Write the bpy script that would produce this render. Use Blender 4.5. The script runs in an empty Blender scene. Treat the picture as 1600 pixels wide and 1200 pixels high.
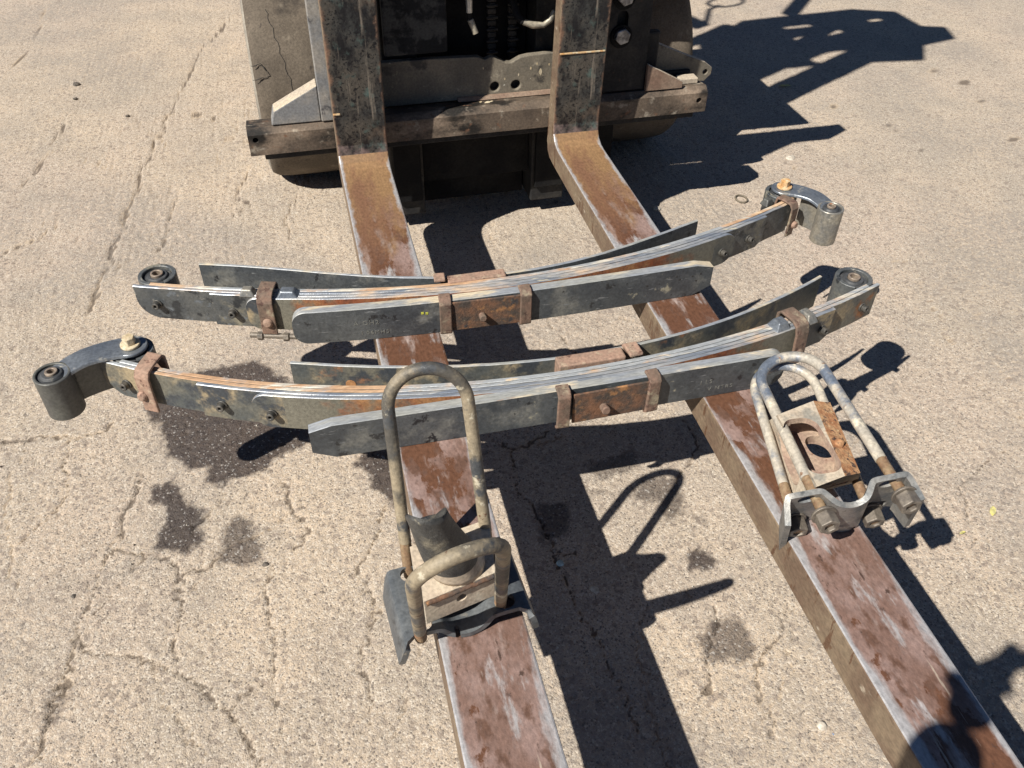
import bpy, bmesh, math, random
import numpy as np
from mathutils import Vector, Matrix, noise as mnoise
random.seed(7); rng = np.random.RandomState(7)
SC = bpy.context.scene
COL = SC.collection

# ------------------------------------------------------------------ camera, sky, sun, exposure
W2, H = 0.089, 0.380            # spring leaf width, height of the fork tops above the yard
CAM = (-0.10188, -2.45589, 1.65135)
PITCH, YAW, ROLL = 0.73106855, 0.26207067, 0.02024371
cd = bpy.data.cameras.new('camera'); cam = bpy.data.objects.new('camera', cd); COL.objects.link(cam)
fw = Vector((math.sin(YAW)*math.cos(PITCH), math.cos(YAW)*math.cos(PITCH), -math.sin(PITCH)))
r0 = Vector((math.cos(YAW), -math.sin(YAW), 0)); u0 = r0.cross(fw)
rt = r0*math.cos(ROLL)+u0*math.sin(ROLL); up = -r0*math.sin(ROLL)+u0*math.cos(ROLL)
M = Matrix((rt, up, -fw)).transposed().to_4x4(); M.translation = Vector(CAM)
cam.matrix_world = M
cd.sensor_fit = 'HORIZONTAL'; cd.sensor_width = 36.0; cd.lens = 36.0*1354.17/1600.0
cd.clip_start = 0.02; cd.clip_end = 600.0
SC.camera = cam

SX, SY = 0.8371, 0.4457         # ground offset of a shadow per metre of height
world = bpy.data.worlds.new('World'); SC.world = world; world.use_nodes = True
wn = world.node_tree.nodes; wl = world.node_tree.links
bg = wn['Background']; sky = wn.new('ShaderNodeTexSky'); sky.sky_type = 'NISHITA'; sky.sun_disc = False
sky.sun_elevation = math.atan2(1.0, math.hypot(SX, SY)); sky.sun_rotation = math.atan2(-SX, -SY)
sky.altitude = 1500; sky.air_density = 0.6; sky.dust_density = 0.0; sky.ozone_density = 2.0
wl.new(sky.outputs[0], bg.inputs[0]); bg.inputs[1].default_value = 0.05
sd = bpy.data.lights.new('sun', 'SUN'); sd.energy = 5.0; sd.angle = math.radians(0.53); sd.color = (1.0, 0.95, 0.87)
sun = bpy.data.objects.new('sun', sd); COL.objects.link(sun)
sun.rotation_euler = Vector((SX, SY, -1)).to_track_quat('-Z', 'Y').to_euler(); sun.location = (-6, -3, 8)
SC.view_settings.view_transform = 'Standard'; SC.view_settings.look = 'None'
SC.view_settings.exposure = 0.56; SC.view_settings.gamma = 1.0
try: SC.view_settings.use_curve_mapping = False
except Exception: pass

# ------------------------------------------------------------------ materials
def mat(name, c1, c2, scale=12, rough=0.6, metal=0.0, bump=0.3, bscale=220, bdist=0.0012, stretch=(1,1,1), layers=(), edge=None, spec=0.5, lo=.35, hi=.65):
    """two-tone procedural base + masked layers: (colour, noise scale, lo, hi, stretch, rough, metal)"""
    m = bpy.data.materials.new(name); m.use_nodes = True
    n = m.node_tree.nodes; l = m.node_tree.links; b = n['Principled BSDF']
    tc = n.new('ShaderNodeTexCoord')
    def nz(sc, st, det=6, off=0.0, ro=.6):
        mp = n.new('ShaderNodeMapping'); mp.inputs['Scale'].default_value = st; mp.inputs['Location'].default_value = (off, off*1.7, off*.6)
        l.new(tc.outputs['Object'], mp.inputs[0])
        t = n.new('ShaderNodeTexNoise'); t.inputs['Scale'].default_value = sc; t.inputs['Detail'].default_value = det; t.inputs['Roughness'].default_value = ro
        l.new(mp.outputs[0], t.inputs['Vector']); return t.outputs['Fac']
    def rng_(v, a, z):
        r = n.new('ShaderNodeMapRange'); r.inputs['From Min'].default_value = a; r.inputs['From Max'].default_value = z
        r.interpolation_type = 'SMOOTHSTEP'; l.new(v, r.inputs['Value']); return r.outputs[0]
    def mixc(f, a, z):
        x = n.new('ShaderNodeMix'); x.data_type = 'RGBA'; l.new(f, x.inputs[0])
        if isinstance(a, tuple): x.inputs[6].default_value = (*a, 1)
        else: l.new(a, x.inputs[6])
        if isinstance(z, tuple): x.inputs[7].default_value = (*z, 1)
        else: l.new(z, x.inputs[7])
        return x.outputs[2]
    def mixf(f, a, z):
        x = n.new('ShaderNodeMix'); x.data_type = 'FLOAT'; l.new(f, x.inputs[0])
        for s, v in ((2, a), (3, z)):
            if isinstance(v, (int, float)): x.inputs[s].default_value = v
            else: l.new(v, x.inputs[s])
        return x.outputs[0]
    col = mixc(rng_(nz(scale, stretch), lo, hi), c1, c2)
    # fine salt and pepper variation in every surface
    fine = nz(150, stretch, 3, 3.1)
    ml = n.new('ShaderNodeMix'); ml.data_type = 'RGBA'; ml.blend_type = 'MULTIPLY'; ml.inputs[0].default_value = 0.8
    g = n.new('ShaderNodeMapRange'); g.inputs['From Min'].default_value = .3; g.inputs['From Max'].default_value = .7; g.inputs['To Min'].default_value = .66; g.inputs['To Max'].default_value = 1.25
    l.new(fine, g.inputs['Value']); cb = n.new('ShaderNodeCombineColor')
    for k in range(3): l.new(g.outputs[0], cb.inputs[k])
    rg = rough; me = metal; hgt = None
    for i, L in enumerate(layers):
        c, s, a, z = L[:4]; st = L[4] if len(L) > 4 and L[4] else stretch
        f = rng_(nz(s, st, 8, 5.3+i*2.9, .62), a, z)
        col = mixc(f, col, c)
        if len(L) > 5 and L[5] is not None: rg = mixf(f, rg, L[5])
        if len(L) > 6 and L[6] is not None: me = mixf(f, me, L[6])
    for ed in (edge if isinstance(edge, list) else [edge] if edge else []):   # (colour, axis, centre, half width, start 0..1, noise scale, rough, metal)
        c, ax, cen, hw, st0, ns, er, em = ed[:8]; amp = ed[8] if len(ed) > 8 else .9
        sp = n.new('ShaderNodeSeparateXYZ'); l.new(tc.outputs['Object'], sp.inputs[0])
        s1 = n.new('ShaderNodeMath'); s1.operation = 'SUBTRACT'; l.new(sp.outputs[ax], s1.inputs[0]); s1.inputs[1].default_value = cen
        s2 = n.new('ShaderNodeMath'); s2.operation = 'ABSOLUTE'; l.new(s1.outputs[0], s2.inputs[0])
        s3 = n.new('ShaderNodeMath'); s3.operation = 'DIVIDE'; l.new(s2.outputs[0], s3.inputs[0]); s3.inputs[1].default_value = hw
        s4 = n.new('ShaderNodeMath'); s4.operation = 'MULTIPLY_ADD'; l.new(nz(ns, (1,.25,1), 8, 9.1, .65), s4.inputs[0]); s4.inputs[1].default_value = amp; l.new(s3.outputs[0], s4.inputs[2])
        f = rng_(s4.outputs[0], st0+.42, st0+.62)
        col = mixc(f, col, c); rg = mixf(f, rg, er); me = mixf(f, me, em)
    l.new(col, ml.inputs[6]); l.new(cb.outputs[0], ml.inputs[7]); l.new(ml.outputs[2], b.inputs['Base Color'])
    for v, k in ((rg, 'Roughness'), (me, 'Metallic')):
        if isinstance(v, (int, float)): b.inputs[k].default_value = v
        else: l.new(v, b.inputs[k])
    b.inputs['Specular IOR Level'].default_value = spec
    if bump:
        bp = n.new('ShaderNodeBump'); bp.inputs['Strength'].default_value = bump; bp.inputs['Distance'].default_value = bdist
        l.new(nz(bscale, (1,1,1), 5, .4, .7), bp.inputs['Height']); l.new(bp.outputs[0], b.inputs['Normal'])
    return m

DUST = (.34,.28,.19); RUST = (.24,.085,.03); BLUE = (.06,.068,.075)
Mt = {}
Mt['leaf'] = mat('spring steel grey paint', (.070,.078,.084), (.125,.128,.122), 9, .46, .15, .45, layers=[((.26,.235,.17), 10, .53, .66, None, .8, 0), ((.27,.255,.22), 34, .60, .68, None, .7, 0), ((.03,.033,.036), 22, .54, .62, None, .5, .1), ((.15,.17,.19), 35, .60, .68, None, .4, .2)])
Mt['leaf_dusty'] = mat('spring steel dusty grey', (.085,.095,.095), (.17,.16,.125), 8, .55, .1, .5, layers=[((.33,.265,.165), 8, .51, .64, None, .85, 0), ((.055,.063,.072), 13, .53, .63, None, .5, .1), ((.34,.15,.06), 7, .61, .70, None, .85, 0)])
Mt['leaf_dark'] = mat('spring steel dark paint', (.058,.066,.074), (.098,.107,.112), 10, .40, .15, .4, layers=[((.17,.17,.155), 9, .53, .68, None, .6, .05), ((.30,.28,.21), 17, .63, .69, None, .8, 0), ((.20,.21,.215), 55, .62, .68, (.4,1,2.5), .5, .1), ((.025,.027,.03), 30, .60, .66, None, .4, .1)])
Mt['leaf_top'] = mat('spring leaf bright top edge', (.46,.46,.45), (.22,.25,.30), 16, .38, .35, .4, stretch=(.35,2.5,1), layers=[
    ((.50,.36,.24), 6, .52, .66, (.6,1.5,1), .75, 0), ((.52,.48,.36), 30, .62, .70, (.3,2,1), .6, 0), ((.06,.06,.07), 40, .68, .73, (.15,4,1), .6, 0)])
Mt['leaf_top_orange'] = mat('spring leaf rusty dusty top edge', (.52,.36,.23), (.42,.25,.14), 9, .8, 0, .5, stretch=(.4,2,1), layers=[
    ((.42,.44,.45), 5, .46, .54, (.5,1,1), .45, .3), ((.56,.52,.44), 20, .54, .64, (.3,2,1), .6, .1), ((.58,.44,.28), 22, .58, .70, (.5,2,1), .8, 0), ((.16,.07,.04), 40, .68, .74, (.2,3,1), .8, 0)])
Mt['leaf_rust'] = mat('spring leaf rust face', (.27,.085,.035), (.38,.19,.08), 14, .85, 0, .6, layers=[
    ((.15,.055,.03), 40, .5, .7, None, .9, 0), ((.42,.27,.12), 9, .58, .72, None, .85, 0)])
for nm_, cx_ in (('leaf_rust_a', .30), ('leaf_rust_b', .36)):
    Mt[nm_] = mat('spring leaf rust face fading to dust', (.27,.085,.035), (.38,.19,.08), 14, .85, 0, .6, layers=[
        ((.15,.055,.03), 40, .5, .7, None, .9, 0), ((.42,.27,.12), 9, .58, .72, None, .85, 0)], edge=((.17,.16,.125), 0, cx_, .62, .62, 14, .6, 0))
Mt['helper_edge'] = mat('helper leaf pale top edge', (.36,.36,.33), (.28,.30,.33), 14, .5, .15, .3, stretch=(.4,2,1), layers=[
    ((.54,.46,.33), 10, .52, .64, (.5,2,1), .7, 0), ((.38,.22,.13), 18, .64, .72, (.5,2,1), .8, 0)])
Mt['rusty'] = mat('rusty cast steel', (.20,.10,.055), (.07,.055,.045), 26, .85, 0, .8, bscale=160, bdist=.002, layers=[
    ((.34,.17,.07), 30, .55, .68, None, .9, 0), ((.05,.045,.045), 34, .57, .66, None, .7, 0), ((.36,.30,.19), 50, .64, .74, None, .9, 0)])
Mt['strap'] = mat('rusty strap steel', (.20,.125,.09), (.13,.095,.07), 30, .8, 0, .7, layers=[((.31,.26,.18), 24, .54, .68, None, .85, 0), ((.09,.05,.038), 55, .55, .65, None, .85, 0)])
Mt['strap_pink'] = mat('brown pink rust strap steel', (.34,.215,.155), (.25,.17,.125), 26, .8, 0, .5, layers=[((.38,.29,.205), 40, .55, .68, None, .85, 0), ((.13,.07,.05), 60, .57, .66, None, .85, 0)])
Mt['bolt_orange'] = mat('orange rust bolt', (.50,.27,.10), (.56,.38,.20), 60, .75, 0, .5, layers=[((.60,.50,.33), 70, .5, .62, None, .8, 0)])
Mt['bolt_cream'] = mat('cream coated bolt', (.60,.52,.37), (.46,.36,.22), 60, .7, 0, .4)
Mt['stud'] = mat('dark socket stud', (.055,.055,.052), (.12,.11,.095), 80, .5, .3, .2)
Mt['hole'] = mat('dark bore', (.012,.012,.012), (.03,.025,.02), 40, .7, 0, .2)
Mt['shackle'] = mat('blue grey shackle steel', (.15,.17,.20), (.24,.26,.28), 12, .33, .5, .25, layers=[
    ((.40,.36,.27), 22, .58, .70, None, .75, 0), ((.06,.065,.07), 30, .66, .74, None, .5, .2)])
Mt['shackle_worn'] = mat('worn shackle steel with dust', (.22,.22,.21), (.34,.31,.25), 16, .38, .45, .3, layers=[
    ((.10,.11,.12), 20, .55, .68, None, .45, .3), ((.44,.40,.30), 30, .60, .72, None, .7, 0), ((.02,.02,.02), 90, .70, .74, None, .7, 0)])
Mt['shackle_dark'] = mat('dark olive shackle barrel', (.085,.085,.08), (.12,.12,.105), 14, .5, .2, .3, layers=[((.36,.35,.27), 16, .66, .74, None, .7, 0)])
Mt['rubber'] = mat('bushing rubber', (.035,.038,.042), (.07,.072,.075), 30, .55, 0, .2, layers=[((.18,.17,.14), 40, .6, .75, None, .8, 0)])
Mt['tube'] = mat('bushing sleeve', (.24,.19,.15), (.32,.26,.2), 60, .5, .3, .3, layers=[((.42,.17,.07), 60, .6, .7, None, .8, 0)])
Mt['ubolt'] = mat('dusty dark u-bolt steel', (.085,.078,.066), (.29,.24,.165), 9, .6, .1, .6, lo=.42, hi=.56, layers=[((.075,.08,.085), 15, .54, .63, None, .42, .2), ((.50,.45,.34), 26, .60, .68, None, .8, 0), ((.12,.055,.03), 70, .62, .70, None, .8, 0)])
Mt['ubolt_pale'] = mat('pale sandy u-bolt steel', (.46,.41,.33), (.36,.33,.28), 16, .6, .1, .4, layers=[((.17,.20,.25), 8, .52, .62, None, .34, .3), ((.55,.49,.38), 30, .55, .66, None, .8, 0), ((.22,.13,.08), 50, .63, .70, None, .8, 0)])
Mt['thread'] = mat('oily rusty thread', (.20,.12,.07), (.28,.20,.12), 50, .5, .1, .5, layers=[((.42,.33,.20), 60, .6, .7, None, .7, 0), ((.30,.10,.06), 26, .58, .68, None, .6, 0)])
Mt['nut'] = mat('grey brown flange nut', (.14,.12,.10), (.21,.18,.145), 40, .55, .25, .4, layers=[((.09,.08,.07), 60, .6, .7, None, .7, 0), ((.38,.33,.26), 70, .62, .72, None, .7, 0)])
Mt['plate'] = mat('black spring plate', (.085,.095,.105), (.14,.15,.155), 14, .42, .2, .3, layers=[
    ((.33,.30,.24), 28, .60, .74, None, .7, 0), ((.04,.045,.05), 20, .6, .7, None, .45, .1)])
Mt['plate_worn'] = mat('worn grey spring plate', (.16,.17,.175), (.28,.27,.25), 18, .42, .3, .4, layers=[
    ((.40,.37,.30), 20, .58, .70, None, .75, 0), ((.07,.075,.08), 30, .60, .70, None, .5, .2)])
Mt['sand_cast'] = mat('sand coloured casting', (.50,.43,.33), (.43,.35,.265), 12, .85, 0, .6, bscale=150, layers=[((.57,.50,.39), 26, .52, .68, None, .9, 0), ((.34,.19,.11), 18, .64, .72, None, .9, 0), ((.27,.25,.21), 9, .58, .68, None, .8, 0)])
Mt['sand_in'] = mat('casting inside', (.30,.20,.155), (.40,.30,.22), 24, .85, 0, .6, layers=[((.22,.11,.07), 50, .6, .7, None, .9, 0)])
Mt['rust_face'] = mat('flaking rust face', (.32,.14,.06), (.45,.27,.14), 40, .9, 0, 1.0, bscale=120, bdist=.004, layers=[((.075,.045,.035), 45, .53, .60, None, .8, 0), ((.55,.38,.21), 60, .60, .68, None, .9, 0)])
Mt['column'] = mat('black cast column', (.03,.032,.035), (.075,.075,.07), 16, .5, .1, 1.0, bscale=190, bdist=.0028, layers=[((.28,.245,.175), 9, .58, .74, None, .85, 0), ((.20,.18,.135), 70, .60, .68, None, .85, 0)])
Mt['fork'] = mat('fork top rust and wet film', (.19,.115,.09), (.29,.20,.175), 9, .5, .1, .6, stretch=(1,.55,1), lo=.4, hi=.6, layers=[((.125,.060,.036), 4.3, .490, .508, (1,.6,1), .22, .0), ((.12,.065,.045), 26, .53, .64, (1,.5,1), .5, 0), ((.36,.28,.25), 10, .54, .66, (1.6,.4,1), .5, .1), ((.42,.40,.40), 15, .57, .68, (1.4,.35,1), .42, .2), ((.42,.34,.27), 60, .64, .70, (1.5,.10,1), .5, .2), ((.075,.045,.035), 60, .62, .69, None, .5, 0)], edge=[((.185,.098,.058), 1, -2.2, 2.2, .735, 5, .40, .0), ((.25,.15,.075), 1, -2.2, 2.2, .83, 12, .45, .0), ((.43,.42,.425), 0, .075, .075, 1.26, 9, .42, .3, 1.8)])
Mt['fork_heel'] = mat('fork orange brown film', (.235,.115,.055), (.19,.10,.06), 6, .42, .1, .35, layers=[
    ((.36,.24,.17), 9, .60, .70, None, .6, .1), ((.42,.26,.10), 24, .64, .72, None, .7, 0)], edge=((.44,.38,.34), 0, .075, .075, .90, 12, .4, .3))
Mt['fork_side'] = mat('fork side streaked steel', (.22,.165,.11), (.15,.10,.068), 16, .6, .1, .5, stretch=(1,.5,1), layers=[
    ((.11,.06,.035), 16, .58, .62, (1,2.6,.5), .35, 0), ((.40,.34,.26), 30, .62, .72, None, .7, 0)])
Mt['shank'] = mat('fork shank scraped black', (.045,.047,.046), (.10,.088,.072), 10, .48, .12, .6, layers=[((.016,.016,.018), 30, .46, .66, (1,1,.5), .42, .1), ((.012,.012,.014), 105, .52, .62, None, .45, .1), ((.08,.12,.108), 18, .58, .72, None, .55, .1), ((.21,.18,.145), 34, .58, .70, (2.2,1,.10), .65, .1), ((.16,.11,.075), 6, .56, .72, None, .7, 0), ((.6,.58,.5), 75, .735, .745, None, .6, 0)], edge=[((.20,.12,.08), 0, .075, .075, .88, 22, .7, .1), ((.21,.15,.14), 2, .62, .62, .925, 16, .55, .1)], spec=.35)
Mt['iron'] = mat('carriage black iron', (.022,.022,.023), (.045,.042,.038), 12, .6, .05, .5, layers=[((.10,.09,.075), 9, .60, .74, None, .85, 0), ((.08,.05,.035), 22, .62, .74, None, .85, 0)], spec=.15)
Mt['iron_dusty'] = mat('carriage dusty iron', (.13,.115,.09), (.21,.18,.135), 9, .75, .05, .6, layers=[((.045,.04,.036), 10, .54, .62, None, .6, 0), ((.33,.29,.22), 18, .60, .70, None, .85, 0), ((.55,.53,.45), 60, .715, .735, None, .8, 0)])
Mt['iron_brown'] = mat('carriage rusty brown iron', (.19,.12,.085), (.25,.18,.13), 14, .75, .05, .5, layers=[((.34,.27,.2), 20, .58, .7, None, .85, 0), ((.06,.05,.045), 16, .60, .68, None, .6, 0), ((.5,.45,.36), 70, .72, .745, None, .8, 0)])
Mt['iron_bar'] = mat('carriage bar dark brown iron', (.065,.052,.042), (.13,.10,.075), 7, .65, .05, .7, layers=[((.25,.19,.14), 9, .50, .68, (.5,1,1), .8, 0), ((.022,.02,.018), 12, .50, .64, (.6,1,1), .5, .1), ((.31,.27,.215), 22, .57, .72, None, .85, 0), ((.17,.09,.055), 30, .58, .72, None, .8, 0)], spec=.25)
Mt['gusset_pale'] = mat('sunlit pale gusset', (.50,.42,.31), (.40,.34,.27), 14, .8, 0, .4, layers=[((.14,.14,.14), 10, .62, .72, None, .6, 0)])  # sunlight on the upward faces put into a paler colour
Mt['gusset_grey'] = mat('gusset grey blue', (.20,.205,.21), (.30,.28,.25), 14, .6, .1, .4, layers=[((.07,.07,.075), 18, .58, .68, None, .5, 0)])
Mt['tyre'] = mat('dusty grey brown tyre', (.095,.078,.06), (.14,.115,.088), 6, .85, 0, .6, bscale=260, bdist=.002, layers=[
    ((.06,.05,.042), 36, .62, .72, None, .85, 0), ((.20,.17,.13), 14, .58, .72, None, .9, 0), ((.05,.042,.035), 5, .56, .68, (1,1,.4), .9, 0)], spec=.2)
Mt['tyre_wall'] = mat('tyre shoulder', (.30,.27,.22), (.20,.18,.15), 12, .85, 0, .4)
Mt['black'] = mat('machine black', (.010,.010,.011), (.020,.019,.018), 8, .7, 0, .3, spec=.08)
Mt['cover'] = mat('dark cover with dust patch', (.012,.013,.015), (.02,.021,.023), 8, .65, 0, .3, layers=[((.07,.07,.067), 4.5, .53, .58, None, .8, 0)], spec=.12)
Mt['chain'] = mat('greasy chain', (.035,.032,.03), (.07,.064,.056), 40, .5, .2, .3, spec=.2)
Mt['silver'] = mat('bright hose sleeve', (.62,.61,.57), (.45,.44,.4), 60, .35, .6, .4)
Mt['fitting'] = mat('pale dusty fitting', (.38,.34,.26), (.26,.24,.2), 40, .5, .3, .4)
Mt['bolt_shiny'] = mat('bright worn bolt', (.35,.36,.38), (.12,.12,.13), 60, .3, .7, .5)
Mt['yellow'] = mat('dusty machine yellow paint', (.42,.26,.05), (.30,.19,.05), 8, .5, 0, .2)
Mt['shirt'] = mat('dark work shirt', (.04,.05,.08), (.06,.07,.10), 20, .9, 0, .4)
Mt['jeans'] = mat('blue jeans', (.05,.07,.12), (.08,.10,.15), 20, .9, 0, .4)
Mt['skin'] = mat('skin', (.50,.32,.24), (.45,.28,.2), 20, .5, 0, .1)
Mt['hair'] = mat('short dark hair', (.03,.02,.015), (.05,.035,.025), 60, .6, 0, .5)
Mt['phone'] = mat('black phone shell', (.02,.02,.022), (.03,.03,.032), 20, .25, 0, 0)
Mt['boot'] = mat('brown work boot', (.11,.07,.045), (.16,.11,.07), 20, .8, 0, .4)
Mt['pebble'] = mat('pale pebble', (.55,.50,.42), (.42,.37,.30), 90, .85, 0, .4)
Mt['pebble_dark'] = mat('dark pebble', (.07,.06,.05), (.13,.11,.09), 90, .85, 0, .4)
Mt['leaf_litter'] = mat('yellow dry leaf', (.58,.52,.16), (.45,.42,.2), 60, .7, 0, .2)
Mt['bluefrag'] = mat('blue plastic chip', (.06,.16,.40), (.1,.25,.5), 60, .4, 0, 0)
Mt['ring'] = mat('rubber ring', (.13,.11,.08), (.17,.14,.1), 60, .7, 0, .2)
Mt['glass'] = mat('glass crumb', (.35,.45,.45), (.5,.6,.58), 60, .1, 0, 0)
Mt['mark'] = mat('yellow paint fleck', (.62,.62,.08), (.4,.42,.08), 60, .6, 0, .2)
Mt['pit'] = mat('dark stamped pit', (.03,.03,.03), (.05,.045,.04), 60, .8, 0, .2)
Mt['stamp'] = mat('pale stamped marking', (.19,.19,.17), (.13,.133,.125), 90, .7, 0, .3)

# ------------------------------------------------------------------ mesh helpers
def link(o, parent=None):
    COL.objects.link(o)
    if parent is not None: o.parent = parent
    return o
def mobj(name, verts, faces, mats, parent=None, fmat=None, smooth=False, bevel=0.0, seg=2, inv=None):
    me = bpy.data.meshes.new(name)
    if inv is not None: verts = [inv @ Vector(v) for v in verts]
    me.from_pydata([tuple(v) for v in verts], [], faces)
    for m in (mats if isinstance(mats, (list, tuple)) else [mats]): me.materials.append(Mt[m])
    if fmat: me.polygons.foreach_set('material_index', fmat)
    if smooth: me.polygons.foreach_set('use_smooth', [True]*len(me.polygons))
    me.update(); o = bpy.data.objects.new(name, me); link(o, parent)
    bm = bmesh.new(); bm.from_mesh(me); bmesh.ops.recalc_face_normals(bm, faces=bm.faces); bm.to_mesh(me); bm.free()
    if bevel:
        b = o.modifiers.new('bevel', 'BEVEL'); b.width = bevel; b.segments = seg; b.limit_method = 'ANGLE'; b.angle_limit = math.radians(35)
        b.harden_normals = False
    return o
def thing(name, label, cat, group=None, loc=(0,0,0)):
    o = bpy.data.objects.new(name, None); link(o); o.location = loc
    o.empty_display_size = .05
    o['label'] = label; o['category'] = cat
    if group: o['group'] = group
    bpy.context.view_layer.update()
    return o
def own(o, parent):
    """parent o while keeping its place"""
    o.parent = parent; o.matrix_parent_inverse = parent.matrix_basis.inverted(); return o
def hexa(P):  # 8 points: bottom 4 ccw, top 4 ccw
    return list(P), [(3,2,1,0),(4,5,6,7),(0,1,5,4),(1,2,6,5),(2,3,7,6),(3,0,4,7)]
def box(name, x0, x1, y0, y1, z0, z1, m, parent=None, bevel=.002, lean=0.0, fmat=None):
    P = [(x0,y0,z0),(x1,y0,z0),(x1,y1,z0),(x0,y1,z0),(x0,y0,z1),(x1,y0,z1),(x1,y1,z1),(x0,y1,z1)]
    v, f = hexa(P)
    o = mobj(name, v, f, m, None, fmat, bevel=bevel)
    if parent is not None: own(o, parent)
    return o
def prism(name, poly, axis, a0, a1, m, parent=None, bevel=.0015, fmat=None):
    """poly: 2-D outline in the other two axes, extruded along axis"""
    n = len(poly); V = []
    for a in (a0, a1):
        for (p, q) in poly:
            V.append({'y': (p, a, q), 'x': (a, p, q), 'z': (p, q, a)}[axis])
    F = [tuple(range(n))[::-1], tuple(range(n, 2*n))] + [(i, (i+1) % n, n+(i+1) % n, n+i) for i in range(n)]
    o = mobj(name, V, F, m, None, fmat, bevel=bevel)
    if parent is not None: own(o, parent)
    return o
def frame_from(z, x=None):
    z = Vector(z).normalized(); x = Vector(x) if x is not None else (Vector((1,0,0)) if abs(z.x) < .9 else Vector((0,1,0)))
    y = z.cross(x).normalized(); x = y.cross(z)
    return Matrix((x, y, z)).transposed()
def cyl(name, p0, p1, r, m, parent=None, n=20, r1=None, bevel=.001, bore=0.0, smooth=True, hexed=False, rot=0.0):
    p0 = Vector(p0); p1 = Vector(p1); R = frame_from(p1-p0); r1 = r if r1 is None else r1
    if hexed: n = 6
    V = []; F = []
    rings = [(p0, r), (p1, r1)] + ([(p1, bore), (p0, bore)] if bore else [])
    for c, q in rings:
        for k in range(n):
            a = 2*math.pi*k/n+rot; V.append(c+R @ Vector((math.cos(a)*q, math.sin(a)*q, 0)))
    L = len(rings)
    if bore:
        for j in range(L):
            for k in range(n): F.append((j*n+k, j*n+(k+1) % n, ((j+1) % L)*n+(k+1) % n, ((j+1) % L)*n+k))
    else:
        for k in range(n): F.append((k, (k+1) % n, n+(k+1) % n, n+k))
        F += [tuple(range(n))[::-1], tuple(range(n, 2*n))]
    o = mobj(name, V, F, m, None, bevel=bevel)
    if smooth and not hexed:
        for p in o.data.polygons: p.use_smooth = len(p.vertices) == 4
        try: o.data.set_sharp_from_angle(angle=math.radians(40))
        except Exception: pass
    if parent is not None: own(o, parent)
    return o
def tube_path(pts, r, n=14, closed=False, radii=None):
    pts = [Vector(p) for p in pts]; V = []; F = []; m = len(pts); up_ = None
    for i, p in enumerate(pts):
        a = pts[i-1] if (i or closed) else p; b = pts[(i+1) % m] if (i < m-1 or closed) else p
        t = (b-a).normalized()
        if up_ is None: up_ = t.orthogonal().normalized()
        up_ = (up_-t*up_.dot(t)).normalized(); s = t.cross(up_)
        q = radii[i] if radii else r
        for k in range(n):
            ang = 2*math.pi*k/n; V.append(p+up_*math.cos(ang)*q+s*math.sin(ang)*q)
    rngm = m if closed else m-1
    for i in range(rngm):
        j = (i+1) % m
        for k in range(n): F.append((i*n+k, i*n+(k+1) % n, j*n+(k+1) % n, j*n+k))
    if not closed: F += [tuple(range(n))[::-1], tuple(range((m-1)*n, m*n))]
    return V, F
def tube(name, pts, r, m, parent=None, n=14, closed=False, radii=None):
    V, F = tube_path(pts, r, n, closed, radii); o = mobj(name, V, F, m, None, smooth=True)
    try: o.data.set_sharp_from_angle(angle=math.radians(50))
    except Exception: pass
    if parent is not None: own(o, parent)
    return o
def sweep(name, path, prof, m, parent=None, bevel=.001, fmat_fn=None, smooth=False):
    """path: list of (origin, t, n) frames; prof: 2-D closed outline as (along n, along z); straight z up"""
    V = []; F = []; k = len(prof)
    for (o_, n_) in path:
        for (a, z) in prof: V.append(Vector(o_)+Vector(n_)*a+Vector((0,0,z)))
    for i in range(len(path)-1):
        for j in range(k): F.append((i*k+j, i*k+(j+1) % k, (i+1)*k+(j+1) % k, (i+1)*k+j))
    F += [tuple(range(k)), tuple(range((len(path)-1)*k, len(path)*k))]
    o = mobj(name, V, F, m, None, bevel=bevel)
    if parent is not None: own(o, parent)
    return o
def cut(o, cutters):
    """subtract closed meshes (already in world place) for good"""
    for c in cutters:
        md = o.modifiers.new('cut', 'BOOLEAN'); md.object = c; md.operation = 'DIFFERENCE'; md.solver = 'EXACT'
        o.modifiers.move(len(o.modifiers)-1, 0) if len(o.modifiers) > 1 else None
    bev = [md for md in o.modifiers if md.type == 'BEVEL']; keep = [(b.width, b.segments) for b in bev]
    for b in bev: o.modifiers.remove(b)
    bpy.context.view_layer.update()
    dg = bpy.context.evaluated_depsgraph_get(); me = bpy.data.meshes.new_from_object(o.evaluated_get(dg))
    o.modifiers.clear(); o.data = me
    for w, s in keep:
        b = o.modifiers.new('bevel', 'BEVEL'); b.width = w; b.segments = s; b.limit_method = 'ANGLE'; b.angle_limit = math.radians(35)
    for c in cutters: bpy.data.objects.remove(c, do_unlink=True)
    return o
def capsule_prism(name, c, ax_u, ax_v, ax_w, hu, hv, depth, m='hole', n=8, pw=None):
    """rounded-rectangle prism; corners of radius min(hu,hv)*pw"""
    c = Vector(c); u = Vector(ax_u).normalized(); v = Vector(ax_v).normalized(); w = Vector(ax_w).normalized()
    r = min(hu, hv)*(pw if pw else .95); P = []
    for (sx_, sy_, a0) in ((1,1,0),(-1,1,90),(-1,-1,180),(1,-1,270)):
        for k in range(n+1):
            a = math.radians(a0+90*k/n); P.append(u*(sx_*(hu-r)+math.cos(a)*r)+v*(sy_*(hv-r)+math.sin(a)*r))
    V = [c+p-w*depth for p in P]+[c+p+w*depth for p in P]; N = len(P)
    F = [tuple(range(N))[::-1], tuple(range(N, 2*N))]+[(i, (i+1) % N, N+(i+1) % N, N+i) for i in range(N)]
    return mobj(name, V, F, m)
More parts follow.
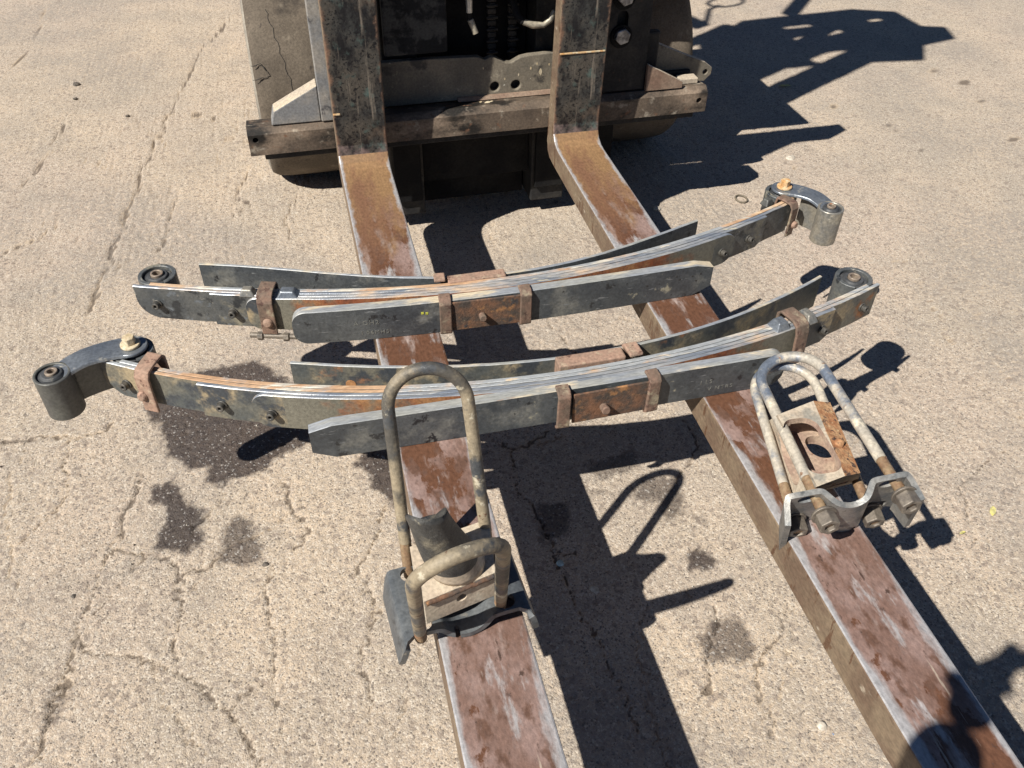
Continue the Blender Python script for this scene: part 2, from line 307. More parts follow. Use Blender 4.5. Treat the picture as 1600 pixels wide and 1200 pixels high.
CRACKS= [[(-1.336,2.896),(-1.331,2.646),(-1.318,2.377),(-1.321,2.231),(-1.385,1.943)],[(-1.060,1.358),(-1.074,1.221),(-1.090,1.098),(-1.143,0.846)],[(-0.359,2.522),(-0.529,1.996),(-0.620,1.423),(-0.673,1.121),(-0.723,0.751),(-0.766,0.430),(-0.784,0.213),(-0.806,0.076),(-0.833,-0.050)],[(-0.618,1.363),(-0.513,1.307),(-0.397,1.256)],[(-0.584,0.617),(-0.606,0.411),(-0.617,0.275)],[(-0.308,0.809),(-0.363,0.567),(-0.326,0.511),(-0.386,0.423)],[(-0.163,0.522),(-0.202,0.246)],[(-0.989,-0.588),(-0.893,-0.604),(-0.811,-0.626),(-0.725,-0.614),(-0.704,-0.569)],[(-0.817,-0.641),(-0.804,-0.825),(-0.873,-0.950)],[(-0.625,-0.791),(-0.658,-0.972),(-0.698,-1.085),(-0.719,-1.193),(-0.743,-1.343),(-0.768,-1.514)],[(-0.669,-1.012),(-0.603,-1.053),(-0.552,-1.084),(-0.522,-1.137),(-0.452,-1.127),(-0.423,-1.106)],[(-0.522,-1.137),(-0.523,-1.224),(-0.526,-1.351)],[(-0.603,-1.053),(-0.665,-1.147),(-0.701,-1.197)],[(-0.736,-1.238),(-0.686,-1.289),(-0.587,-1.337),(-0.508,-1.386),(-0.432,-1.477),(-0.390,-1.542),(-0.350,-1.617)],[(-0.324,-1.149),(-0.332,-1.270),(-0.327,-1.392),(-0.320,-1.504)],[(-0.426,-1.486),(-0.362,-1.458),(-0.316,-1.433)],[(-0.273,-0.898),(-0.249,-1.010),(-0.239,-1.083),(-0.271,-1.124)],[(-0.414,-0.890),(-0.430,-0.936),(-0.496,-1.011)],[(2.267,0.933),(2.229,0.687),(2.204,0.514)],[(2.712,1.039),(3.036,1.080),(2.935,0.681),(2.889,0.522),(2.787,0.219)],[(2.391,0.612),(2.367,0.312),(2.357,0.043)],[(0.287,-0.885),(0.313,-0.922),(0.301,-1.035),(0.314,-1.173),(0.328,-1.288),(0.335,-1.415),(0.352,-1.530),(0.357,-1.613),(0.370,-1.729)],[(0.313,-0.922),(0.364,-0.927),(0.425,-0.900)],[(0.804,-0.940),(0.792,-1.012),(0.753,-1.063),(0.690,-1.151)],[(0.328,-1.288),(0.386,-1.279)],[(0.635,-1.506),(0.575,-1.589),(0.554,-1.661),(0.524,-1.690)],[(-0.100,-1.248),(-0.105,-1.342),(-0.154,-1.458),(-0.149,-1.574)],[(-0.042,-1.040),(-0.068,-1.115),(-0.127,-1.233)],[(-1.142,0.343),(-1.036,0.441),(-0.960,0.500)],[(1.576,-1.224),(1.390,-1.318),(1.307,-1.486)],[(0.780,-1.558),(0.642,-1.682),(0.623,-1.805)],[(0.553,-0.310),(0.566,-0.482),(0.596,-0.613)],[(0.177,-0.739),(0.142,-1.041)]]
WET= [[(-0.650,-0.522),(-0.621,-0.589),(-0.595,-0.621),(-0.592,-0.675),(-0.570,-0.740),(-0.533,-0.768),(-0.497,-0.804),(-0.458,-0.809),(-0.461,-0.853),(-0.422,-0.888),(-0.398,-0.857),(-0.319,-0.858),(-0.277,-0.822),(-0.226,-0.794),(-0.173,-0.758),(-0.131,-0.666),(-0.328,-0.396),(-0.578,-0.425)],[(-0.092,-0.882),(-0.078,-0.922),(-0.065,-0.978),(-0.035,-1.016),(-0.034,-1.050),(-0.020,-1.040),(0.029,-0.992),(0.051,-0.860),(-0.063,-0.833)],[(-0.592,-0.832),(-0.546,-0.826),(-0.507,-0.864),(-0.513,-0.905),(-0.468,-0.941),(-0.467,-0.989),(-0.474,-1.046),(-0.517,-1.068),(-0.567,-1.052),(-0.587,-1.038),(-0.571,-0.974),(-0.566,-0.924),(-0.594,-0.886)],[(-0.422,-0.999),(-0.385,-0.988),(-0.348,-1.007),(-0.357,-1.055),(-0.336,-1.089),(-0.352,-1.142),(-0.395,-1.150),(-0.438,-1.130),(-0.423,-1.078)],[(0.586,-1.119),(0.635,-1.099),(0.693,-1.129),(0.700,-1.181),(0.668,-1.231),(0.634,-1.258),(0.617,-1.246),(0.620,-1.184),(0.582,-1.162)],[(0.685,-1.235),(0.706,-1.234),(0.709,-1.255),(0.685,-1.272)],[(0.467,-1.104),(0.512,-1.119),(0.529,-1.145),(0.465,-1.136)],[(0.623,-1.340),(0.658,-1.333),(0.682,-1.354),(0.686,-1.393),(0.669,-1.420),(0.601,-1.404)],[(0.601,-1.524),(0.650,-1.530),(0.678,-1.553),(0.672,-1.587),(0.679,-1.618),(0.656,-1.647),(0.630,-1.665),(0.612,-1.636),(0.576,-1.642),(0.554,-1.621),(0.554,-1.568)],[(-0.770,-1.366),(-0.743,-1.343),(-0.723,-1.392),(-0.743,-1.442),(-0.772,-1.488)],[(0.319,-1.111),(0.403,-1.146),(0.366,-1.239),(0.295,-1.241)],[(0.488,-1.012),(0.626,-0.997),(0.630,-1.080),(0.511,-1.074)]]

# ------------------------------------------------------------------ the yard (asphalt sheet: finely displaced where it is seen)
def axis(a, b, fine0, fine1, step, grow=1.05, far=60.0):
    mid = list(np.arange(fine0, fine1, step)); lo = []; x = fine0; s = step
    while x > a:
        s = min(s*grow, 6.0); x -= s; lo.append(x)
    hi = []; x = mid[-1]; s = step
    while x < b:
        s = min(s*grow, 6.0); x += s; hi.append(x)
    return np.array(lo[::-1]+mid+hi)
gx = axis(-130, 130, -1.05, 1.45, .0050, 1.035); gy = axis(-130, 130, -2.05, -.55, .0048, 1.022)
GX, GY = np.meshgrid(gx, gy); NX, NY = len(gx), len(gy)
def vnoise(x, y, f, seed):
    r = np.random.RandomState(seed).rand(256, 256)
    u = x*f; v = y*f; i = np.floor(u).astype(int); j = np.floor(v).astype(int); a = u-i; b = v-j
    a = a*a*(3-2*a); b = b*b*(3-2*b)
    g = lambda p, q: r[p % 256, q % 256]
    return (g(i,j)*(1-a)+g(i+1,j)*a)*(1-b)+(g(i,j+1)*(1-a)+g(i+1,j+1)*a)*b
def fbm(x, y, f, seed, o=4): 
    s = 0; w = .5
    for k in range(o): s = s+w*vnoise(x, y, f*2**k, seed+k); w *= .5
    return s
jx = GX+.05*(fbm(GX, GY, 14, 11)-.47)+.016*(vnoise(GX, GY, 110, 5)-.5); jy = GY+.05*(fbm(GX, GY, 14, 31)-.47)+.016*(vnoise(GX, GY, 110, 6)-.5)
def seg_dist(px, py, a, b):
    ax_, ay_ = a; bx_, by_ = b; dx = bx_-ax_; dy = by_-ay_
    t = np.clip(((px-ax_)*dx+(py-ay_)*dy)/(dx*dx+dy*dy+1e-12), 0, 1)
    return np.hypot(px-ax_-t*dx, py-ay_-t*dy)
crack = np.zeros_like(GX)
hr = np.random.RandomState(21); HAIR = []
for k in range(52):
    x = hr.uniform(-1.25, 1.9); y = hr.uniform(-1.95, 1.2); a = hr.choice([.1, .35, 1.5, 1.75, 2.3])+hr.uniform(-.35, .35); L = [(x, y)]
    for q in range(hr.randint(3, 8)):
        a += hr.uniform(-.45, .45); st = hr.uniform(.05, .11); x += math.cos(a)*st; y += math.sin(a)*st; L.append((x, y))
    HAIR.append(L)
NMAIN = len(CRACKS)
cw = .3+1.1*vnoise(GX, GY, 9, 77)
for ci, L in enumerate(CRACKS+HAIR):
    xs = [p[0] for p in L]; ys = [p[1] for p in L]
    i0, i1 = np.searchsorted(gx, min(xs)-.1), np.searchsorted(gx, max(xs)+.1); j0, j1 = np.searchsorted(gy, min(ys)-.1), np.searchsorted(gy, max(ys)+.1)
    sub = (slice(j0, j1), slice(i0, i1)); d = np.full(jx[sub].shape, 9.0)
    for a, b in zip(L[:-1], L[1:]): d = np.minimum(d, seg_dist(jx[sub], jy[sub], a, b))
    wdt = (.0023*cw[sub] if ci < NMAIN else .0014*cw[sub])+.0007*np.maximum(0, ys[0])
    crack[sub] = np.maximum(crack[sub], (1 if ci < NMAIN else .6)*np.clip(1-d/(2.1*wdt), 0, 1))
wet = np.zeros_like(GX)
WA = [1,1,1,.8,.75,.6,.5,1,.75,.5,.8,.6]
for L, w_ in zip(WET, WA):
    xs = [p[0] for p in L]; ys = [p[1] for p in L]
    i0, i1 = np.searchsorted(gx, min(xs)-.1), np.searchsorted(gx, max(xs)+.1); j0, j1 = np.searchsorted(gy, min(ys)-.1), np.searchsorted(gy, max(ys)+.1)
    sub = (slice(j0, j1), slice(i0, i1)); X = jx[sub]; Y = jy[sub]; d = np.full(X.shape, 9.0); inside = np.zeros(X.shape, bool)
    for k in range(len(L)):
        a, b = L[k-1], L[k]; d = np.minimum(d, seg_dist(X, Y, a, b))
        c = ((a[1] > Y) != (b[1] > Y)); inside ^= c & (X < (b[0]-a[0])*(Y-a[1])/((b[1]-a[1])+1e-12)+a[0])
    sdf = np.where(inside, d, -d)
    wet[sub] = np.maximum(wet[sub], w_*np.clip((sdf+.005)/.016, 0, 1))
fade = np.clip(1-(np.abs(GX-.3)-1.5)/3, 0, 1)*np.clip(1-(np.abs(GY+.9)-2.2)/3, 0, 1)
GZ = fade*(-.0062*crack**.7+.010*(fbm(GX, GY, 5, 3, 3)-.44)+.0028*(fbm(GX, GY, 60, 8, 3)-.44)+.0022*(vnoise(GX, GY, 180, 9)-.5))
GZ -= .004*fade*np.clip((vnoise(GX, GY, 95, 55)-.86)/.1, 0, 1)      # picked-out pits
me = bpy.data.meshes.new('yard_ground'); nv = NX*NY
me.vertices.add(nv); me.vertices.foreach_set('co', np.stack([GX, GY, GZ], -1).astype(np.float32).ravel())
ii = np.arange(NX-1); jj = np.arange(NY-1); I, J = np.meshgrid(ii, jj); q0 = (J*NX+I).ravel()
Q = np.stack([q0, q0+1, q0+NX+1, q0+NX], -1).astype(np.int32); nf = len(Q)
me.loops.add(nf*4); me.loops.foreach_set('vertex_index', Q.ravel()); me.polygons.add(nf)
me.polygons.foreach_set('loop_start', np.arange(nf, dtype=np.int32)*4)
me.polygons.foreach_set('use_smooth', np.ones(nf, bool)); me.update(calc_edges=True)
for nm, A in (('crack', crack), ('wet', wet)):
    at = me.attributes.new(nm, 'FLOAT', 'POINT'); at.data.foreach_set('value', A.astype(np.float32).ravel())
ground = bpy.data.objects.new('yard_ground', me); link(ground); ground['kind'] = 'structure'

def ground_mat():
    m = bpy.data.materials.new('weathered dusty asphalt'); m.use_nodes = True
    n = m.node_tree.nodes; l = m.node_tree.links; b = n['Principled BSDF']; tc = n.new('ShaderNodeTexCoord')
    def N(sc, det=5, ro=.6, st=(1,1,1)):
        mp = n.new('ShaderNodeMapping'); mp.inputs['Scale'].default_value = st; l.new(tc.outputs['Object'], mp.inputs[0])
        t = n.new('ShaderNodeTexNoise'); t.inputs['Scale'].default_value = sc; t.inputs['Detail'].default_value = det; t.inputs['Roughness'].default_value = ro
        l.new(mp.outputs[0], t.inputs['Vector']); return t.outputs['Fac']
    def R(v, a, z, o0=0., o1=1.):
        r = n.new('ShaderNodeMapRange'); r.inputs['From Min'].default_value = a; r.inputs['From Max'].default_value = z
        r.inputs['To Min'].default_value = o0; r.inputs['To Max'].default_value = o1; l.new(v, r.inputs['Value']); return r.outputs[0]
    def mx(f, a, z, mode='MIX'):
        x = n.new('ShaderNodeMix'); x.data_type = 'RGBA'; x.blend_type = mode
        if isinstance(f, float): x.inputs[0].default_value = f
        else: l.new(f, x.inputs[0])
        for s, v in ((6, a), (7, z)):
            if isinstance(v, tuple): x.inputs[s].default_value = (*v, 1)
            else: l.new(v, x.inputs[s])
        return x.outputs[2]
    def mul(a, z):
        x = n.new('ShaderNodeMath'); x.operation = 'MULTIPLY'
        for s, v in ((0, a), (1, z)):
            if isinstance(v, float): x.inputs[s].default_value = v
            else: l.new(v, x.inputs[s])
        return x.outputs[0]
    vo = n.new('ShaderNodeTexVoronoi'); vo.inputs['Scale'].default_value = 260; vo.inputs['Randomness'].default_value = 1; l.new(tc.outputs['Object'], vo.inputs['Vector'])
    vb = n.new('ShaderNodeTexVoronoi'); vb.inputs['Scale'].default_value = 95; l.new(tc.outputs['Object'], vb.inputs['Vector'])
    sep = n.new('ShaderNodeSeparateColor'); l.new(vo.outputs['Color'], sep.inputs[0])
    sepb = n.new('ShaderNodeSeparateColor'); l.new(vb.outputs['Color'], sepb.inputs[0])
    c = mx(R(N(2.2), .38, .62), (.50,.405,.305), (.39,.33,.262))                # sandy / greyer drifts
    c = mx(R(N(.9, 3), .45, .70), c, (.46,.37,.295))
    c = mx(mul(R(N(6, 5), .50, .66), .45), c, (.31,.27,.225))
    c = mx(mul(R(sep.outputs[0], .62, .72), .68), c, (.30,.26,.225))           # grey stones
    c = mx(mul(R(sep.outputs[1], .80, .86), .55), c, (.62,.56,.47))              # pale stones
    c = mx(mul(R(sep.outputs[2], .91, .94), .8), c, (.13,.11,.095))             # dark stones
    c = mx(mul(R(sepb.outputs[0], .90, .93), .55), c, (.20,.16,.135))
    c = mx(mul(R(N(380, 3, .7), .555, .66), .75), c, (.185,.15,.115))            # pores
    c = mx(mul(R(N(330, 3, .7, (1.2,.9,1)), .56, .7), .5), c, (.56,.46,.34))
    ac = n.new('ShaderNodeAttribute'); ac.attribute_name = 'crack'; aw = n.new('ShaderNodeAttribute'); aw.attribute_name = 'wet'
    c = mx(mul(mul(R(ac.outputs['Fac'], .02, .3), R(N(3.1, 2), .45, .6)), .45), c, (.52,.40,.27))           # sand collected along the cracks
    c = mx(mul(R(ac.outputs['Fac'], .22, .6), .82), c, (.115,.09,.07))
    c = mx(mul(mul(R(N(1.3, 4), .48, .60), R(N(60, 4), .40, .56)), .55), c, (.25,.225,.20))
    dk = mx(.93, c, (.16,.150,.165), 'MULTIPLY')
    c = mx(aw.outputs['Fac'], c, dk)
    c = mx(mul(mul(R(sep.outputs[1], .955, .962), R(aw.outputs['Fac'], .3, .8)), .4), c, (.50,.48,.45))     # sparkle of the wet patches painted as pale grains
    l.new(c, b.inputs['Base Color'])
    rr = n.new('ShaderNodeMix'); rr.data_type = 'FLOAT'; l.new(aw.outputs['Fac'], rr.inputs[0]); rr.inputs[2].default_value = .93; rr.inputs[3].default_value = .42; l.new(rr.outputs[0], b.inputs['Roughness'])
    b.inputs['Specular IOR Level'].default_value = .3
    ad = n.new('ShaderNodeMath'); ad.operation = 'MULTIPLY_ADD'; l.new(vo.outputs['Distance'], ad.inputs[0]); ad.inputs[1].default_value = -.7; l.new(N(260, 6, .7), ad.inputs[2])
    bp = n.new('ShaderNodeBump'); bp.inputs['Strength'].default_value = .7; bp.inputs['Distance'].default_value = .0022; l.new(ad.outputs[0], bp.inputs['Height'])
    bp2 = n.new('ShaderNodeBump'); bp2.inputs['Strength'].default_value = .5; bp2.inputs['Distance'].default_value = .006; l.new(N(60, 4), bp2.inputs['Height']); l.new(bp.outputs[0], bp2.inputs['Normal'])
    l.new(bp2.outputs[0], b.inputs['Normal'])
    return m
me.materials.append(ground_mat())

# ------------------------------------------------------------------ the forklift
FL = thing('forklift', 'large forklift whose two rusty forks reach under the leaf springs', 'forklift', loc=(.48, .6, 0))
def fork(X0, dx, label):
    """L-shaped fork: blade with worn heel + leaning shank; local x runs 0..0.15 across the blade"""
    T0 = .066; Wf = .15
    # outline in (y, z): inside line (top of blade / face of shank) then outside line back
    ins = [(-2.23, 0), (-1.9, 0), (-1.4, 0), (-.9, 0), (-.5, 0), (-.2, 0), (-.075, 0), (-.045, .003), (-.02, .013), (-.006, .032), (-.002, .06)]
    ins += [(-.061*z, z) for z in (.12, .2, .3, .42, .6, .8, .98)]
    out = [(-.061*z+.062, z) for z in (.98, .6, .3, .12, .03, -.02)]+[(.052, -.05), (.025, -.066), (-.03, -T0-.003), (-.5, -T0-.006), (-1.0, -T0-.012), (-1.5, -T0-.016), (-2.0, -T0-.018), (-2.23, -.05)]
    P = ins+out; n = len(P); V = []; F = []; fm = []
    for x in (0, Wf):
        for (y, z) in P: V.append((x, y, z))
    for i in range(n):
        j = (i+1) % n; F.append((i, n+i, n+j, j))
        y = (P[i][0]+P[j][0])/2; z = (P[i][1]+P[j][1])/2
        if i < len(ins)-1: fm.append(0 if z < .035 else 2)
        else: fm.append(3 if z < .02 else 2)
    # side caps as strips so that their shading stays clean
    k = len(ins)
    for s in (0, n):
        F.append(tuple(s+i for i in range(n)) if s else tuple(s+i for i in range(n))[::-1]); fm.append(3)
    o = mobj('fork', V, F, ['fork', 'fork_heel', 'shank', 'fork_side'], None, fm, bevel=.004, seg=2)
    # finer blade surface: split lengthwise so the wear can dip the edges
    o.location = (X0, 0, H); o.rotation_euler = (0, 0, dx)
    o['label'] = label; bpy.context.view_layer.update(); own(o, FL); return o
fork(0.0, -math.atan(.0057), 'left fork, mottled black shank and rust brown blade under the standing u-bolts')
fork(.6737, -math.atan(.0127), 'right fork, rust brown blade with streaked left side')
for (X0, zz) in ((.0, .165), (.6737, .29)):   # weld line across the shank
    y = -.061*zz; box('weld_line', X0+(.004 if X0 else .0), X0+(.145 if X0 else .02), y-.0035, y+.002, H+zz-.0025, H+zz+.0025, 'bolt_orange', FL, bevel=.001)
# carriage
YB = .068
bar = prism('carriage_lower_bar', [(YB,.402),(YB+.10,.402),(YB+.10,.472),(YB+.022,.484),(YB,.468)], 'x', -.255, 1.225, 'iron_bar', FL, .003)
bar2 = prism('carriage_rear_bar', [(YB+.012,.380),(YB+.085,.380),(YB+.085,.3995),(YB+.012,.3995)], 'x', -.215, 1.19, 'iron', FL, .003)
cut(bar, [cyl('c', (-.233,YB-.02,.452), (-.233,YB+.05,.452), .0085, 'hole'), cyl('c', (1.197,YB-.02,.442), (1.197,YB+.05,.442), .009, 'hole')])
# cross plate with its two holes and notched top
cp = prism('carriage_cross_plate', [(.155,.478),(.999,.478),(.999,.600),(.83,.606),(.70,.606),(.63,.604),(.605,.600),(.575,.585),(.555,.588),(.530,.603),(.512,.609),(.490,.601),(.47,.612),(.30,.618),(.155,.618)], 'y', .157, .180, 'iron_dusty', FL, .003)
cut(cp, [cyl('c', (.523,.13,.512), (.523,.21,.512), .0155, 'hole', n=28), cyl('c', (.592,.13,.512), (.592,.21,.512), .0155, 'hole', n=28)])
box('hole_shade_sheet', .48, .64, .184, .192, .48, .55, 'hole', FL)  # dark sheet standing in for the shade behind the holes
prism('carriage_ledge', [(YB+.1005,.440),(.1695,.440),(.1695,.470),(YB+.1005,.470)], 'x', .156, .999, 'iron_brown', FL, .002)
prism('carriage_ledge_bead', [(.142,.4785),(.156,.4785),(.156,.490),(.150,.488)], 'x', .40, .998, 'iron_brown', FL, .001)
# left side: upright web and its sloping gusset
prism('left_web', [(YB+.012,.486),(YB+.07,.481),(YB+.07,1.15),(YB+.012,1.15)], 'x', -.032, .03, 'gusset_grey', FL, .003)
box('left_side_plate', .031, .158, YB, YB+.05, .487, 1.15, 'iron', FL)
g = prism('gusset', [(-.180,.486),(-.0335,.486),(-.0335,.596),(-.168,.528)], 'y', YB+.016, YB+.075, ['gusset_grey','gusset_pale'], FL, .003, fmat=[0,0,0,0,1,0])
# right side plates
sp = box('right_side_plate', .838, 1.005, YB+.030, YB+.055, .487, 1.15, 'iron', FL, .003)
cut(sp, [capsule_prism('c', (.912,YB+.04,.700), (1,0,0), (0,0,1), (0,1,0), .018, .040, .05), capsule_prism('c', (.912,YB+.04,.812), (1,0,0), (0,0,1), (0,1,0), .018, .040, .05)])
box('slot_shade_sheet', .88, .945, YB+.057, YB+.066, .64, .86, 'hole', FL)  # dark sheet standing in for the shade behind the slots
for zb in (.668, .784):
    cyl('plate_bolt', (.910,YB+.052,zb), (.910,YB+.008,zb), .0255, 'bolt_shiny', FL, hexed=True, rot=.3, bevel=.003)
    cyl('bolt_washer', (.910,YB+.031,zb-.004), (.910,YB+.024,zb-.004), .036, 'black', FL, n=28)
prism('right_front_gusset', [(1.006,.513),(1.125,.513),(1.122,.500),(1.006,.590)], 'y', YB+.034, YB+.052, 'gusset_grey', FL, .002) if False else None
prism('right_front_gusset', [(1.007,.485),(1.135,.485),(1.135,.506),(1.060,.545),(1.007,.572)], 'y', YB+.012, YB+.028, ['iron_brown','gusset_pale'], FL, .002, fmat=[0,0,0,0,1,1,0])
rg = prism('right_rear_gusset', [(1.007,.475),(1.262,.455),(1.285,.478),(1.285,.500),(1.255,.522),(1.18,.552),(1.07,.600),(1.007,.600)], 'y', YB+.115, YB+.140, ['iron_dusty','gusset_pale'], FL, .002, fmat=[0,0,0,0,0,1,1,1,1,0])
cut(rg, [cyl('c', (1.262,YB+.09,.487), (1.262,YB+.16,.487), .009, 'hole')])
box('right_stop_block', 1.007, 1.060, YB+.066, YB+.096, .481, .655, 'iron', FL, .006)
box('right_lug', 1.140, 1.205, YB+.045, YB+.085, .481, .500, 'gusset_pale', FL, .003)
box('right_shelf', 1.03, 1.20, YB+.101, YB+.114, .44, .505, 'iron', FL)
for (x, y, z, r) in ((.470,.128,.4795,.004),(.492,.122,.4790,.0085),(.484,.117,.4788,.005),(.505,.126,.4792,.004),(.38,.112,.4790,.0035),(.43,.110,.4790,.0035)):
    o_ = mobj('paint_splat', *[(lambda c: (c, [tuple(range(10))[::-1], tuple(range(10,20))]+[(k, (k+1)%10, 10+(k+1)%10, 10+k) for k in range(10)]))([(x+r*(1+.35*math.sin(k*2.6+x*90))*math.cos(k*.628), y+r*.8*math.sin(k*.628), z+dz) for dz in (-.004,.0012) for k in range(10)])][0], 'bolt_cream'); own(o_, FL)
for (x, z, r) in ((.485,.575,.004),(.660,.575,.004),(.672,.548,.010),(.640,.562,.005),(.555,.535,.004),(.60,.545,.004),(.70,.57,.004)):
    o_ = mobj('paint_splat', *[(lambda c: (c, [tuple(range(10))[::-1], tuple(range(10,20))]+[(k, (k+1)%10, 10+(k+1)%10, 10+k) for k in range(10)]))([(x+r*.5*math.cos(k*.628), yy, z+r*(1+.3*math.sin(k*2.1+x*70))*math.sin(k*.628)) for yy in (.158,.1562) for k in range(10)])][0], 'bolt_cream'); own(o_, FL)
# upper carriage bar and an added light-blocking block (above the picture, they cast the shadow to the right)
box('carriage_upper_bar', -.24, 1.24, YB+.01, YB+.07, .98, 1.12, 'iron', FL)
box('carriage_shade_block', .45, .80, YB+.010, YB+.07, .832, .9795, 'iron', FL)  # added to close a lit gap in the carriage shadow
# mast
for (a, b) in ((.175, .285), (.665, .785)):
    prism('mast_rail', [(a,.20),(b,.20),(b,.33),(a,.33)], 'z', .06, 2.86, 'iron', FL, .004)
    box('mast_foot', a+.01, b-.01, .184, .199, .12, .40, 'black', FL)
box('mast_top_beam', .286, .664, .215, .32, 2.62, 2.85, 'iron', FL)
box('mast_bottom_beam', .286, .664, .24, .30, .16, .36, 'black', FL)
box('dark_cover', .178, .370, .130, .148, .644, 1.02, 'cover', FL, .006)
box('recess_shade_sheet', .30, .66, .30, .32, .05, 1.1, 'black', FL)  # black sheet in place of the shade between the rails
box('added_shade_panel', .05, 1.02, .36, .38, .05, 1.30, 'black', FL)  # added panel that stops sunlight reaching the ground under the carriage
for xc in (.538, .606):                                     # two hanging leaf chains, link by link
    zc = .50; k = 0
    while zc < 1.0:
        box('chain_link', xc-.014+(0 if k % 2 else .003), xc+.014-(0 if k % 2 else .003), .262, .280, zc, zc+.017, 'chain', FL, .003)
        if k % 2 == 0: cyl('chain_pin', (xc-.018,.260,zc+.0085), (xc+.018,.260,zc+.0085), .0042, 'chain', FL, n=8, bevel=0)
        zc += .0182; k += 1
cyl('hose_sleeve', (.438,.130,.757), (.437,.130,1.02), .0095, 'silver', FL)
cyl('hose_nut', (.439,.130,.738), (.438,.130,.7565), .0085, 'black', FL, hexed=True)
cyl('hose_fitting', (.455,.122,.697), (.4405,.129,.737), .0095, 'fitting', FL)
tube('elbow_fitting', [(.700,.130,.745),(.690,.130,.718),(.668,.130,.704),(.635,.132,.706),(.605,.136,.716)], .0085, 'fitting', FL, radii=[.007,.009,.0085,.0115,.009])
tube('lift_hose', [(.605,.136,.716),(.59,.145,.73),(.58,.2,.78),(.575,.22,1.0)], .011, 'black', FL)
# tyres
def tyre(x0, x1, yc, R, label):
    w = x1-x0; prof = [(0,.62),(0,.90),(.008,.955),(.03,.988),(.07,1.0),(w*.5,1.003),(w-.07,1.0),(w-.03,.988),(w-.008,.955),(w,.90),(w,.62)]
    V = []; F = []; fm = []; n = 72; k = len(prof)
    for i in range(n):
        a = 2*math.pi*i/n
        for (x, q) in prof:
            q2 = q*R*(1+.0016*mnoise.noise(Vector((x*14, a*9, 3))))
            V.append((x0+x, yc+math.cos(a)*q2, R+math.sin(a)*q2-.004))
    for i in range(n):
        j = (i+1) % n
        for m_ in range(k-1): F.append((i*k+m_, i*k+m_+1, j*k+m_+1, j*k+m_)); fm.append(1 if m_ in (0,1,8,9) else 0)
    o = mobj('tyre', V, F, ['tyre','tyre_wall'], None, fm, smooth=True); own(o, FL); o['label'] = label
    rim = cyl('rim', (x0+.02,yc,R-.004), (x1-.02,yc,R-.004), R*.615, 'yellow', FL, n=48); 
    return o
tl = tyre(-.228, .115, .79, .365, 'left front tyre, dusty grey brown with a torn chunk')
tr = tyre(1.00, 1.345, .79, .365, 'right front tyre in deep shade')
# tread split and torn chunk on the left tyre: recessed gouges
def gouge(name, pts, r, z_squash=1):
    return tube(name, pts, r, 'hole', None, n=7)
def on_tread(x, ang, dr=0):  # ang: 0 = foremost, + up
    a = math.pi-ang; return (x, .79+math.cos(a)*(.365*1.003+dr), .361+math.sin(a)*(.365*1.003+dr))
cut(tl, [gouge('g', [on_tread(-.165+.012*math.sin(k*1.7)+.006*k, .92-.085*k) for k in range(13)], .0016),
         gouge('g', [on_tread(-.205, .47), on_tread(-.175, .465)], .004), gouge('g', [on_tread(-.20, .33), on_tread(-.15, .355), on_tread(-.163, .46)], .0042)]) if False else None
tube('tread_split', [on_tread(-.150+.004*math.sin(k*1.9)+.0052*k*.6, .95-.045*k, -.0002) for k in range(22)], .0010, 'hole', FL, n=6)
def tear(pts):
    out = []
    for i in range(len(pts)-1):
        for k in range(5):
            u = k/5; x = pts[i][0]*(1-u)+pts[i+1][0]*u; a = pts[i][1]*(1-u)+pts[i+1][1]*u
            out.append(on_tread(x+.0022*mnoise.noise(Vector((x*300, a*90, 1))), a+.008*mnoise.noise(Vector((x*200, a*60, 7))), -.0004))
    out.append(on_tread(pts[-1][0], pts[-1][1], -.0012)); n_ = len(out)
    tube('tread_tear', out, .002, 'hole', FL, n=6, radii=[.0009+.0019*abs(mnoise.noise(Vector((i*.9, 2, 5)))) for i in range(n_)])
tear([(-.224,.455), (-.206,.46), (-.192,.472)]); tear([(-.224,.335), (-.20,.345), (-.166,.362)]); tear([(-.192,.470), (-.180,.42), (-.167,.365)])
box('tyre_shade_panel', .97, 1.37, .31, 1.2, .80, .82, 'yellow', FL, .004)  # unseen panel added to keep the sun off the right tyre
box('front_axle', .116, .999, .70, .88, .26, .46, 'black', FL, .01)
# body, hood, counterweight, overhead guard with a shadow-shaped plate (behind the mast, out of the picture; their shade is in it)
prism('body', [(.45,.22),(2.5,.22),(2.62,.45),(2.62,1.05),(2.4,1.12),(1.3,1.12),(1.15,.70),(.62,.66),(.45,.9)], 'x', .10, .92, 'yellow', FL, .02)
prism('counterweight', [(2.63,.25),(3.05,.35),(3.15,.7),(3.05,1.1),(2.63,1.15)], 'x', .06, .97, 'yellow', FL, .03)
for x0, x1 in ((.05, .26), (.76, .97)):
    tyre(x0, x1, 2.25, .27, 'rear tyre behind the body')
box('seat', .33, .72, 1.7, 2.1, 1.13, 1.25, 'black', FL, .03); box('seat_back', .33, .72, 2.06, 2.16, 1.26, 1.7, 'black', FL, .03)
box('dash', .18, .84, .60, .78, .70, 1.35, 'black', FL, .02)
Z = 2.5
gv = [(1.99,1.744),(2.224,1.818),(2.317,1.896),(2.574,1.913),(3.003,1.939),(3.23,1.85),(3.242,1.624),(3.362,1.58),(3.312,1.419),(3.09,1.37),(2.98,1.20),(2.5,1.25),(2.1,1.25),(1.9,1.45)]  # shadow outline on the ground; the added plate is shaped to cast it
guard = prism('guard_shadow_plate', [(x-SX*Z, y-SY*Z) for x, y in gv], 'z', Z-.02, Z, 'iron', FL, .002)
